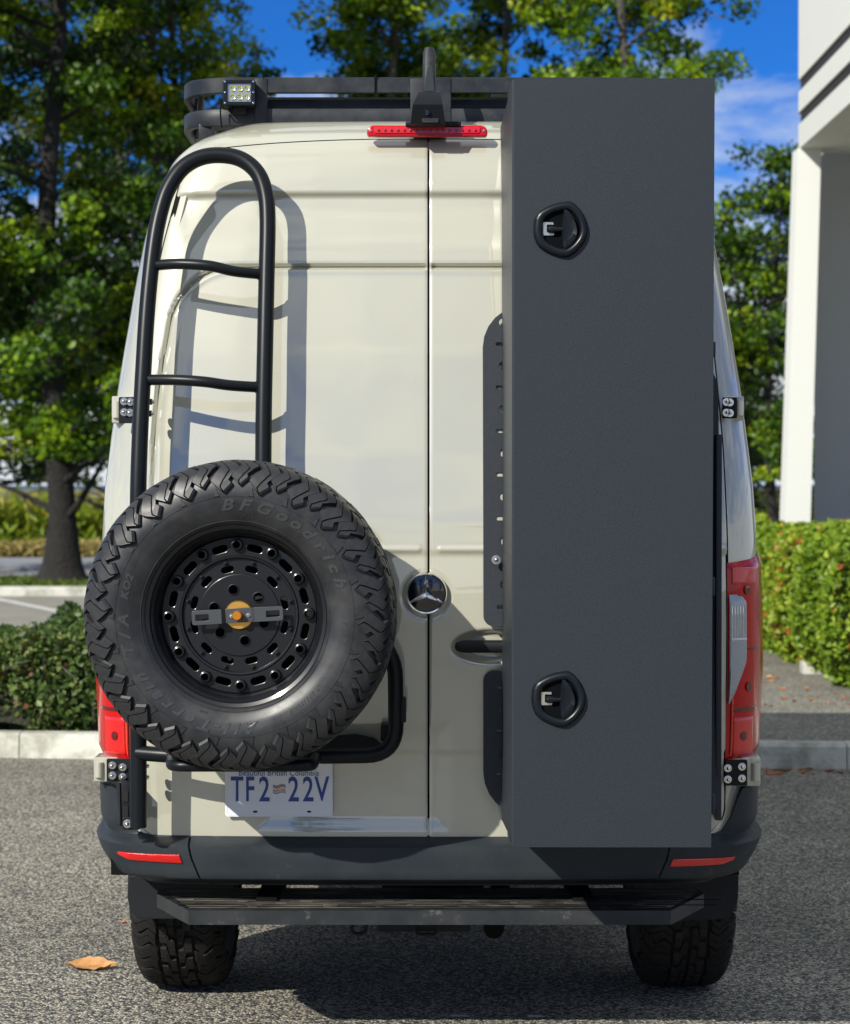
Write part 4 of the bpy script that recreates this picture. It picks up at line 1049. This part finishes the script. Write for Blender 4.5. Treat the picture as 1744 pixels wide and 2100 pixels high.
def rim_parts(root):
    o = lathe('rim', [(.205, .10), (.210, -.02), (.213, -.085), (.222, -.100), (.232, -.108), (.2385, -.112), (.2400, -.107), (.2395, -.098), (.236, -.094)][::-1], M['rim'], root, 96)
    # inner well wall, seen from the front, and the stepped lip
    lathe('rim_lip', [(.2385, -.1125), (.229, -.1085), (.222, -.098), (.2185, -.082), (.212, -.078), (.2085, -.062), (.2065, -.040), (.2045, .095)], M['rim'], root, 96)
    yo = -.046
    holes = []
    for k in range(12):
        a = math.radians(90+1.5-30*k); holes.append(circ(.186*math.cos(a), .186*math.sin(a), .0085, 14, rev=True))
        a2 = a-math.radians(15); holes.append(slot(.180*math.cos(a2), .180*math.sin(a2), .042, .0185, a2-PI/2)[::-1])
    plate('ring_plate', [circ(0, 0, .2068, 96), circ(0, 0, .150, 72, rev=True)]+holes, yo, .012, M['rim'], root, .0022)
    boss = lathe('boss', [(.0090, .004), (.0090, -.014), (.0108, -.0165), (.0145, -.015), (.0160, -.006), (.0178, .004)], M['rim'], root, 20, closed=True); 
    for k in range(12):
        b = boss if k == 0 else copy_obj(boss, root); a = math.radians(90+1.5-30*k); b.location = (.186*math.cos(a), yo-.006, .186*math.sin(a))
    # middle disc with the small bolts and slots
    ym = yo+.006; h2 = []
    for k in range(12):
        a = math.radians(75-30*k); h2.append(slot(.124*math.cos(a), .124*math.sin(a), .034, .016, a-PI/2)[::-1])
    plate('disc_plate', [circ(0, 0, .1545, 96), circ(0, 0, .1075, 72, rev=True)]+h2, ym, .010, M['rim'], root, .0018)
    lathe('disc_edge', [(.1500, yo-.004), (.1525, yo-.0095), (.1565, yo-.010), (.1595, yo-.007), (.160, yo-.002)], M['rim'], root, 96)
    bb = nut('bolt', (0, 0, 0), .0062, .006, root, m=M['blackplate'])
    for k in range(12):
        b = bb if k == 0 else copy_obj(bb, root); a = math.radians(75-30*k); b.location = (.1415*math.cos(a), ym-.009, .1415*math.sin(a))
    # hub plate with six lug holes
    h3 = [circ(.069*math.cos(math.radians(a)), .069*math.sin(math.radians(a)), .0115, 16, rev=True) for a in (103, 43, -17, -77, -137, 163)]
    plate('hub_plate', [circ(0, 0, .1085, 80)]+h3, ym-.001, .016, M['rim'], root, .0018)
    lg = lathe('lug_seat', [(.0115, .010), (.0115, -.006), (.0128, -.0085), (.0150, -.008), (.0155, 0)], M['rim'], root, 18)
    for i, a in enumerate((103, 43, -17, -77, -137, 163)):
        b = lg if i == 0 else copy_obj(lg, root); b.location = (.069*math.cos(math.radians(a)), ym-.004, .069*math.sin(math.radians(a)))
    lathe('rim_back', [(.001, .060), (.10, .060), (.205, .085)], M['hole'], root, 40)
    return ym
ym = rim_parts(spare)
lathe('hub_cap', [(.0001, ym-.016), (.036, ym-.016), (.0385, ym-.013), (.039, ym-.004)], M['gold'], spare, 48)
# the strap plate with slotted ends, three folded steps
def strap():
    root = empty('wheel_strap', (0, ym-.040, 0), (0, math.radians(-3.4), 0), spare)
    root['label'] = 'folded steel bar holding the spare wheel'
    m_ = M['blackplate']; mg = mat('grey_strap', (.040, .044, .050), .38, bump=(500, .12), dist=.0004)
    for s in (-1, 1):
        x0, x1 = (.046, .121) if s > 0 else (-.121, -.042)
        lp = rrect(x0, x1, -.0190, .0190, (.006, .002, .002, .006) if s > 0 else (.002, .006, .006, .002), 3)
        sx0, sx1 = (.076, .112) if s > 0 else (-.112, -.076)
        plate('strap_end', [lp, rrect(sx0, sx1, -.0085, .0085, .002, 2)[::-1]], 0, .004, mg, root, .0006)
    plate('strap_middle', [rrect(-.034, .038, -.0190, .0190, .002, 2)], .014, .004, mg, root, .0006)
    V = [(-.0425, -.002, -.019), (-.0425, -.002, .019), (-.034, .012, .019), (-.034, .012, -.019), (.0465, -.002, -.019), (.0465, -.002, .019), (.038, .012, .019), (.038, .012, -.019)]
    mesh_obj('strap_fold', V, [(0, 1, 2, 3), (4, 7, 6, 5)], mg, root, None)
    lathe('knob', [(.0001, -.012), (.0105, -.012), (.0125, -.010), (.0125, .012)], mat('orange_anodised_knob', (.75, .27, .03), .3, metal=.8), root, 32)
    for x in (-.018, .027): nut('bolt', (x, .009, .0), .0042, .004, root)
    tube('stud', [(0, .012, 0), (0, .06, 0)], .008, M['steel'], root)
strap()

def road_wheel(x, y, side, label):
    r = empty('wheel', (x, y, .408), (0, 0, PI/2 if side > 0 else -PI/2), van); r['label'] = label
    tyre(r, M['rubber2'], TM2, False); 
    lathe('rim', [(.2385, -.1125), (.222, -.098), (.21, -.03), (.08, -.05), (.001, -.05)], M['rim'], r, 48)
    lathe('brake_drum', [(.21, .095), (.19, .10), (.17, .06), (.001, .05)], M['under'], r, 32)
    return r
# outer faces: left wheel's outside at px 266, right wheel's at px 1508, both at the axle
YA = .84; wl = road_wheel(PX(268, YA)+.186, YA, -1, 'left rear wheel in the sun'); wr = road_wheel(PX(1508, YA)-.186, YA, 1, 'right rear wheel in shadow')
for s in (-1, 1):
    r = empty('wheel', (s*.83, 5.35, .408), (0, 0, PI/2 if s > 0 else -PI/2), van)
    lathe('tyre', [(float(_fr(q)), float(_fy(q))) for q in np.linspace(0, SMAX, 16)]+[(float(_fr(q)), -float(_fy(q))) for q in np.linspace(SMAX, 0, 16)], M['rubber2'], r, 48)

# ------------------------------------------------------------------ ladder and tyre carrier
lad = empty('ladder_carrier', (0, 0, 0)); tag(lad, 'black tubular ladder with tyre carrier bolted to the left rear door', 'ladder')
def yl(z, off=.115): return float(_y0(z))-off
def PL(px, py, off=.115, it=4):
    Y = -.1
    for _ in range(it): p = P(px, py, Y); Y = yl(p.z, off)
    return P(px, py, Y)
lp = [(284, 1697), (284, 1560), (283, 1300), (283, 1050), (287, 900), (294, 760), (303, 620), (316, 500), (330, 430), (346, 385), (374, 345), (412, 323), (455, 318), (496, 327), (528, 354), (544, 395), (549, 450), (547, 560), (544, 700), (541, 850), (540, 1000), (540, 1130)]
pts = [PL(x, y) for x, y in lp]; tube('ladder_rail', catmull(pts, 6), .0232, M['tube'], lad, 20)
for a in ([(318, 544), (370, 541), (430, 545), (480, 556), (535, 562)], [(303, 779), (360, 779), (420, 783), (470, 790), (530, 794)]):
    n = len(a); pts = []
    for i, (x, y) in enumerate(a):
        p = PL(x, y, .115+.05*math.sin(PI*i/(n-1))); pts.append(p)
    tube('rung', catmull(pts, 6), .0152, M['tube'], lad, 16)
    for q in (pts[0], pts[-1]):
        bm = bmesh.new(); bmesh.ops.create_uvsphere(bm, u_segments=14, v_segments=8, radius=.0185, matrix=Matrix.Translation(q+Vector((.004 if q is pts[0] else -.004, 0, 0))) @ Matrix.Diagonal((.55, 1, 1, 1))); bm_obj('weld', bm, M['tube'], lad)
# lower hoop that the tyre sits in
Yc = -.16
hoop = fillet([P(284, 1544, -.12), P(345, 1549, -.15), P(420, 1552, Yc), P(660, 1551, Yc), P(813, 1549, Yc), P(811, 1330, Yc), P(700, 1260, Yc), P(487, 1266, Yc)], .085, 8)
tube('carrier_hoop', hoop, .0215, M['tube'], lad, 18)
Yf = -.40
cr_ = fillet([P(352, 1553, -.17), P(352, 1571, Yf), P(470, 1571, Yf), P(640, 1571, Yf), P(648, 1553, -.17)], .045, 8)
tube('cradle_bar', cr_, .0155, M['tube'], lad, 16)
tube('spindle', [(sw.x, Yc, sw.z), (sw.x, -.36, sw.z)], .03, M['tube'], lad)
tube('cross_tube', [PL(284, 1180), P(487, 1240, Yc), PL(540, 1130)], .02, M['tube'], lad)
# mounting plates with nuts: upper, lower, bottom
def brace_plate(px0, px1, py0, py1, Y, label, nuts):
    a, b = P(px0, py1, Y), P(px1, py0, Y)
    o = plate('mount_plate', [rrect(a.x, b.x, a.z, b.z, .004, 3)], Y, .008, M['blackplate'], lad, .001)
    for (x, y) in nuts: q = P(x, y, Y-.010); nut('nut', q, .0085, .011, o)
    return o
brace_plate(244, 285, 814, 868, .06, '', [(254, 823), (267, 824), (254, 845), (266, 846)])
brace_plate(219, 285, 1556, 1603, .02, '', [(230, 1570), (251, 1574), (230, 1591), (251, 1594)])
for (x, y) in ((308, 824), (307, 848)): nut('nut', PL(x, y, .06), .0100, .012, lad, '+X')
for (x, y) in ((297, 1571), (297, 1594)): nut('nut', PL(x, y, .06), .0100, .012, lad, '+X')
# clasp on the hoop
a = P(826, 1455, Yc); box('clasp', a.x-.004, a.x+.010, Yc-.016, Yc+.016, a.z-.035, a.z+.035, M['blackplate'], lad, .004)
o = P(792, 1500, -.03); nut('nut', o, .011, .012, lad)
box('hoop_foot', PX(782, -.02), PX(806, -.02), -.11, -.018, PZ(1514, -.02), PZ(1480, -.02), M['blackplate'], lad, .004)
plate('foot_pad', [[(P(x, y, -.016).x, P(x, y, -.016).z) for x, y in ((660, 1548), (795, 1548), (790, 1530), (765, 1512), (730, 1505), (690, 1508), (655, 1520))][::1]], -.02, .008, M['blackplate'], lad, .001)
# folded bottom bracket with two slots
def bottom_bracket():
    Y = -.03; o = box('foot_bracket', PX(247, Y), PX(270, Y), Y-.03, Y+.02, PZ(1692, Y), PZ(1603, Y), M['blackplate'], lad, .002)
    for (y0, y1) in ((1618, 1641), (1650, 1683)): plate('bracket_slot', [rrect(PX(254, Y), PX(265, Y), PZ(y1, Y), PZ(y0, Y), .002, 2)], Y-.031, .003, M['hole'], o, .0004)
    V = [(PX(237, Y), Y-.005, PZ(1606, Y)), (PX(248, Y), Y-.035, PZ(1600, Y)), (PX(250, Y), Y-.035, PZ(1688, Y)), (PX(243, Y), Y-.005, PZ(1690, Y))]
    mesh_obj('bracket_flange', V, [(0, 3, 2, 1)], M['blackplate'], o, None)
    plate('foot_tab', [rrect(PX(250, Y-.05), PX(288, Y-.05), PZ(1702, Y-.05), PZ(1676, Y-.05), .008)], Y-.05, .008, M['blackplate'], lad, .001)
    nut('nut', P(261, 1690, Y-.058), .0095, .010, lad)
bottom_bracket()
# right side hinge plates belong to the storage box carrier
# ------------------------------------------------------------------ storage box
bx = empty('storage_box', (0, 0, 0)); tag(bx, 'tall dark grey storage box with two recessed latches mounted on the right rear door', 'storage box')
YF = -.47
fl, fr_ = PX(1054, YF), PX(1463.5, YF); fzt, fzb = PZ(160, YF), PZ(1738, YF)
bt, bb_ = 2.665, .665
bl_t, bl_b = P(1029, 250, .16).x, P(1029, 1680, -.03).x
def yb(z): return float(_y0(z))-.034
bm = bmesh.new(); zs_ = np.linspace(fzb+.004, fzt-.004, 14); rowsv = []
YS = YF+.10
for z in zs_:
    f = (z-fzb)/(fzt-fzb); xb_ = bl_b+(bl_t-bl_b)*f; y_ = yb(z)
    rowsv.append([bm.verts.new(p) for p in ((fl+.001, YF+.012, z), (fl+(xb_-fl)*.45, YS+.12, z), (xb_, y_, z), (fr_-.006, y_, z), (fr_-.003, YF+.012, z))])
for i in range(len(rowsv)-1):
    for k in range(5): bm.faces.new((rowsv[i][k], rowsv[i][(k+1) % 5], rowsv[i+1][(k+1) % 5], rowsv[i+1][k]))
bm.faces.new(rowsv[0]); bm.faces.new(rowsv[-1][::-1])
bm_obj('case', bm, M['powder'], bx, smooth=None)
bm = bmesh.new(); 
vs = [(fl, fzb), (fr_-.004, fzb), (fr_+.002, fzt), (fl+.001, fzt)]
a = [bm.verts.new((x, YF, z)) for x, z in vs]; b = [bm.verts.new((x, YF+.010, z)) for x, z in vs]
bm.faces.new(a); bm.faces.new(b[::-1])
for k in range(4): bm.faces.new((a[k], b[k], b[(k+1) % 4], a[(k+1) % 4]))
lid = bm_obj('lid', bm, M['powder'], bx, bevel=.0036, seg=2)
lid['label'] = 'flat front door of the box'
# overlapping lid return seen as a step on the side
bm = bmesh.new(); rv = []
for z in (fzb+.002, fzt-.002):
    rv.append([bm.verts.new(p) for p in ((fl-.0045, YF+.012, z), (fl-.0016+(-.007), YF+.19, z), (fl+.004, YF+.19, z), (fl+.004, YF+.006, z))])
for k in range(4): bm.faces.new((rv[0][k], rv[0][(k+1) % 4], rv[1][(k+1) % 4], rv[1][k]))
bm.faces.new(rv[0]); bm.faces.new(rv[1][::-1]); bm_obj('lid_return', bm, M['powder'], bx, smooth=None)
def latch(cx, cy, label):
    sc = (YF-CAMY)/F
    c_ = P(cx, cy, YF); root = empty('latch', (c_.x, YF, c_.z), parent=bx); root['label'] = label
    def px(pts): return [((x)*sc, -(y)*sc) for x, y in pts]
    # outline in picture pixels around the latch centre
    ctrl = [(-55, -22), (-46, -36), (-20, -50), (12, -57), (28, -52), (45, -32), (54, -6), (52, 18), (38, 40), (18, 56), (2, 58), (-20, 52), (-44, 38), (-54, 20), (-57, 0)]
    def loop(s, dx=0, dy=0): 
        q = catmull([(x*s+dx, y*s+dy, 0) for x, y in ctrl+[ctrl[0]]], 5)[:-1]; return [(p.x, p.y) for p in q]
    mf = M['latch']
    rings = [(1.0, .001), (.99, -.006), (.95, -.012), (.88, -.0155), (.80, -.0160), (.73, -.0135), (.68, -.008), (.665, -.001)]
    V = []; n = None
    for s, y in rings:
        l = px(loop(s, 0 if s > .8 else 1)); n = len(l); V += [(x, y, z) for x, z in l]
    mesh_obj('latch_bezel', V, grid_faces(len(rings), n, close_v=True), mf, root, 60)
    l = px(loop(.70)); mesh_obj('latch_pocket', [(0, -.0012, 0)]+[(x, -.0012, z) for x, z in l], [(0, k+1, (k+1) % n+1) for k in range(n)], M['pocket'], root, None)
    # crescent paddle on the right of the pocket
    cres = [(6, -42), (16, -36), (27, -20), (33, 0), (32, 14), (24, 30), (12, 40), (6, 41), (2, 22), (1, 0), (3, -24)]
    q = catmull([(x, y, 0) for x, y in cres+[cres[0]]], 4)[:-1]; ol = px([(p.x, p.y) for p in q]); m_ = len(ol)
    cxm, cym = 17*sc, 0; V = [(x, -.002, z) for x, z in ol]+[(x, -.012, z) for x, z in ol]+[(cxm+(x-cxm)*.9, -.0145, cym+(z-cym)*.9) for x, z in ol]+[(cxm+(x-cxm)*.45, -.0115, cym+(z-cym)*.45) for x, z in ol]+[(cxm, -.0105, cym)]
    Fc = grid_faces(4, m_, close_v=True)+[(3*m_+k, 3*m_+(k+1) % m_, 4*m_) for k in range(m_)]
    mesh_obj('paddle', V, Fc, M['latch'], root, 60)
    # T stem and striker plate
    tube('stem', [(-26*sc, -.010, -1*sc), (-18*sc, -.011, -1*sc), (-8*sc, -.011, -1*sc), (4*sc, -.011, -1*sc)], [7.0*sc, 7.5*sc, 5*sc, 4.5*sc], M['latch'], root, 14)
    plate('striker', [[(x*sc, -y*sc) for x, y in ((-37, -14), (-37, 13), (-15, 13), (-14, 9), (-29, 7), (-29, -9), (-15, -9), (-16, -14))]], -.0035, .003, M['led'], root, .0005)
M['latch'] = mat('black_latch_plastic', (.004, .006, .009), .34, spec=.28, coat=.1, coatr=.2)
M['pocket'] = mat('latch_pocket', (.003, .0035, .005), .7, spec=.05)
latch(1151, 470, 'upper recessed T latch'); latch(1147, 1433, 'lower recessed T latch')
# slotted mounting plates behind the box
def mount(zt, zb, x0, x1, holes, rads, label):
    z0 = (zt+zb)/2
    lp = [rrect(x0, x1, zb, zt, rads)]
    for (kind, z) in holes:
        if kind == 'o': lp.append(circ(x0+.052+.006, z, .0115, 16, rev=True))
        else: lp.append(slot(x0+.052, z, .030, .0105)[::-1])
    me = plate_mesh(lp, .005, .0008, 'mounting_plate')
    # follow the lean of the door
    ya, yc = float(_y0(zb))-.030, float(_y0(zt))-.030
    for v in me.vertices: v.co.y += ya+(yc-ya)*(v.co.z-zb)/(zt-zb)
    sharp(me, 35); me.materials.append(M['powder']); o = link(bpy.data.objects.new('mounting_plate', me), bx); o['label'] = label
    return o
mx0 = PX(992, -.03); mx1 = PX(1481, -.03)
zz = lambda y: PZ(y, -.03)
hs = [('o' if i % 2 == 0 else 's', zz(656+45.3*i)) for i in range(14)]; hs = [h for i, h in enumerate(hs) if i != 11]
mount(zz(620)-.0, zz(1285), mx0, PX(1300, -.03), hs, (.02, .12, .03, .02), 'upper slotted mounting plate')
hs = [('s' if i % 2 == 0 else 'o', zz(1412+44.5*i)) for i in range(5)]
mount(zz(1375), zz(1672), mx0, PX(1300, -.03), hs, (.02, .03, .12, .02), 'lower slotted mounting plate')
mount(zz(690), zz(1688), PX(1320, -.03), mx1, [], (.16, .02, .02, .09), 'right mounting plate')
nut('nut', P(1018, 1148, -.045), .010, .010, bx)
# hinge leaves on the lid's right side and the clamp plates over the door hinges
for y0, y1 in ((1185, 1222), (1632, 1672), (700, 730)):
    box('lid_hinge', PX(1462, YF), PX(1469, YF), YF+.012, YF+.05, PZ(y1, YF), PZ(y0, YF), M['powder'], bx, .001)
def clamp(px0, px1, py0, py1, Y, nuts):
    a, b = P(px0, py1, Y), P(px1, py0, Y); o = plate('clamp_plate', [rrect(a.x, b.x, a.z, b.z, .003, 2)], Y, .008, M['blackplate'], bx, .001)
    for x, y in nuts: nut('nut', P(x, y, Y-.010), .0085, .010, o)
clamp(1482, 1512, 815, 858, .085, [(1491, 824), (1498, 825), (1491, 846), (1498, 847)])
clamp(1488, 1533, 1558, 1611, .035, [(1494, 1576), (1523, 1573), (1494, 1599), (1523, 1597)])
box('carrier_post', PX(1470, -.03), PX(1482, -.03), -.025, .02, .66, 1.75, M['powder'], bx, .003)

# ------------------------------------------------------------------ roof rack with its work light
rk = empty('roof_rack', (0, 0, 0)); tag(rk, 'black roof rack with flat curved rails along the van roof edge', 'roof rack')
YR = .42
def rail(pyt, pyb, name='rail'):
    za, zb = PZ(pyt, YR), PZ(pyb, YR); zc = (za+zb)/2; h = (za-zb)
    xl, xr = PX(366, YR)+.012, PX(1398, YR)-.012
    path = fillet([(xl, 4.2, zc), (xl, YR+.012, zc), (xr, YR+.012, zc), (xr, 4.2, zc)], .17, 14)
    # rounded flat bar
    path = [Vector(p) for p in path]; n = len(path); V = []
    prof_ = [(-.012, -.40), (-.013, -.36), (-.013, .36), (-.012, .40), (-.007, .49), (-.004, .5), (.010, .5), (.012, .45), (.012, -.45), (.010, -.5), (-.004, -.5), (-.007, -.49)]
    for i, p in enumerate(path):
        t = (path[min(i+1, n-1)]-path[max(i-1, 0)]).normalized(); nn = Vector((-t.y, t.x, 0))
        for o_, q in prof_: V.append(p+nn*o_*-1+Vector((0, 0, q*h)))
    return mesh_obj(name, V, grid_faces(n, len(prof_), close_v=True), M['rack'], rk, 40)
rail(158, 190); rail(222, 256)
for (a, b) in ((524, 549), (842, 925), (1210, 1235)):
    box('rack_upright', PX(a, YR), PX(b, YR), YR-.004, YR+.02, PZ(252, YR), PZ(161, YR), M['rack'], rk, .003)
box('rack_panel', PX(520, YR), PX(1300, YR), YR+.06, YR+.075, PZ(226, YR), PZ(195, YR), M['rack'], rk, .003)
box('rack_backing', PX(470, YR), PX(1340, YR), YR+.10, YR+.11, PZ(224, YR), PZ(186, YR), M['seal'], rk, .002)
box('rack_panel_lip', PX(520, YR), PX(1300, YR), YR+.05, YR+.06, PZ(216, YR), PZ(209, YR), M['rack'], rk, .002)
for x in (PX(375, YR)+.02, PX(1390, YR)-.02):
    for y in (YR+.3, 1.6, 2.8, 4.0): box('rack_post', x-.015, x+.015, y-.03, y+.03, 2.70, PZ(165, YR), M['rack'], rk, .003)
    tube('corner_brace', [(x-.0, YR+.24, PZ(250, YR)), (x+(.03 if x < 0 else -.03), YR+.08, PZ(180, YR))], .009, M['rack'], rk, 8)
for y in np.arange(.9, 4.2, .42): box('crossbar', PX(380, YR), PX(1385, YR), y, y+.09, 2.775, 2.80, M['rack'], rk, .004)
for x in (.30, .54): box('crossbar_cap', x-.09, x+.12, YR+.1, YR+.5, PZ(158, YR)-.002, PZ(151, YR), M['rack'], rk, .008)
for x in (PX(420, YR), PX(620, YR), PX(700, YR), PX(1000, YR)): box('rack_foot', x-.02, x+.02, YR+.03, YR+.10, 2.66, PZ(250, YR), M['rack'], rk, .003)
for x in (PX(770, YR),):
    tube('cable_tie', fillet([(x, YR-.003, PZ(190, YR)), (x, YR-.004, PZ(160, YR)), (x+.004, YR-.006, PZ(154, YR))], .004, 3), .003, M['seal'], rk, 6)
tube('rail_band', [(PX(541, YR), YR-.0025, PZ(191, YR)), (PX(541, YR), YR-.0025, PZ(158, YR))], .0016, M['seal'], rk, 6)
def work_light():
    Y = YR-.05; c_ = P(491, 190, Y); root = empty('work_light', (c_.x, Y, c_.z)); tag(root, 'small square LED work light with six yellow lenses fixed to the roof rack', 'work light')
    k = (Y-CAMY)/F; w, h = 66*k, 52*k
    box('housing', -w/2, w/2, 0, .045, -h/2, h/2, M['tube'], root, .006, 3)
    plate('bezel', [rrect(-w/2, w/2, -h/2, h/2, .006), rrect(-w*.36, w*.36, -h*.36, h*.36, .003)[::-1]], -.004, .012, M['tube'], root, .002)
    plate('reflector_plate', [rrect(-w*.365, w*.365, -h*.365, h*.365, .002)], -.0005, .003, M['led'], root, .0004)
    for i in range(3):
        for j in range(2):
            x = (-.20+.22*i)*w; z = (.17-.34*j)*h
            lathe('led_cup', [(.0001, .002), (.004, .001), (.0072, -.004), (.0086, -.0045)], M['ledy'], root, 20, loc=(x, -.0015, z))
            nut('led_chip', (x, -.0018, z), .0026, .002, root, m=M['led'])
    for x in (-.44, .44):
        for z in (-.42, 0, .42): nut('screw', (x*w, -.011, z*h), .0024, .002, root)
    box('bracket', -w*.2, w*.2, .02, .06, -h*.75, -h*.4, M['blackplate'], root, .003)
    tube('cable', catmull([(-.012, .03, -h*.5), (-.03, .01, -h*.62), (-.05, .012, -h*.58), (-.058, .02, -h*.4), (-.058, .02, -h*.9), (-.055, .03, -h*1.3)], 6), .0025, M['seal'], root, 6)
work_light()

# ------------------------------------------------------------------ small things on the ground
def fallen_leaf(name, px, py, L_, m_, label, seed, group=None, z=0, jag=.18):
    rg = random.Random(seed); g = G(px, py); n = 11; V = []
    for i in range(n):
        f = i/(n-1); w = L_*.21*math.sin(PI*min(1, f*1.05+.04))**.7*(1+rg.uniform(-jag, jag)); x = (f-.5)*L_
        lift = .10*L_*(f-.5)**2*4
        V += [(x, -w, lift+rg.uniform(0, .05)*L_), (x+rg.uniform(-.01, .01)*L_, -w*.4, lift*.6+.01*L_), (x, 0, lift*.5+.004), (x, w*.5, lift*.6+.05*L_), (x+rg.uniform(-.02, .02)*L_, w, lift+.17*L_*math.sin(PI*f)+rg.uniform(0, .05)*L_)]
    nv = len(V); V += [(x, y, z_-.0012) for x, y, z_ in V]
    Fc = grid_faces(n, 5)+[tuple(q+nv for q in f[::-1]) for f in grid_faces(n, 5)]
    V += [(L_*.5, 0, .004+.1*L_*.5), (L_*.72, .01, .006), (L_*.72, .016, .006), (L_*.5, .005, .004+.1*L_*.5)]; b = len(V)-4; Fc.append((b, b+1, b+2, b+3))
    o = mesh_obj(name, V, Fc, m_, None, 40, loc=(g.x, g.y, z+.003), rot=(0, 0, rg.uniform(-.15, .15) if not group else rg.uniform(0, 6)))
    return tag(o, label, 'leaf', group)
fallen_leaf('fallen_leaf', 188, 1988, .165, M['deadleaf'], 'large curled brown dead leaf lying on the asphalt, left of the van wheel', 4)
fallen_leaf('fallen_leaf', 253, 1893, .022, M['orangeleaf'], 'tiny orange leaf scrap on the asphalt beside the left rear tyre', 9)
rg = random.Random(11)
for i in range(42):
    k = i % 3
    if k == 0: px, py = rg.uniform(1570, 1744), rg.uniform(1578, 1592)
    else: px, py = rg.uniform(1562, 1744), rg.uniform(1385, 1480)
    zoff = 0 if k == 0 else .102
    g = G(px, py)
    if k and g.x > 2.95 and g.y > 9.3: continue
    fallen_leaf('fallen_leaf', px, py, rg.uniform(.04, .085), M['orangeleaf'] if rg.random() < .6 else M['deadleaf'], 'small fallen leaf at the foot of the kerb, right of the van' if k == 0 else 'small fallen leaf scattered on the sunlit walkway between kerb and hedge', 100+i, 'leaves along the kerb foot' if k == 0 else 'leaves on the walkway', z=zoff)
g = G(1640, 1402); o = box('edging_stone', g.x-.02, g.x+.42, g.y-.3, g.y-.12, .10, .20, M['concrete'], None, .01); o.rotation_euler = (0, 0, 0); tag(o, 'pale edging stone at the foot of the clipped hedge', 'stone')
g = G(700, 2092); 
# slivers of sunlight at the shadow edge, painted as pale quads
for (x0, x1, y) in ((925, 965, 2088), (1085, 1120, 2089)):
    a, b = G(x0, y), G(x1, y); tag(mesh_obj('sun_sliver', [(a.x, a.y, .004), (b.x, a.y, .004), (b.x-.01, a.y+.022, .004), (a.x-.004, a.y+.025, .004)], [(0, 1, 2, 3)], M['line_sliver_white']), kind='structure')
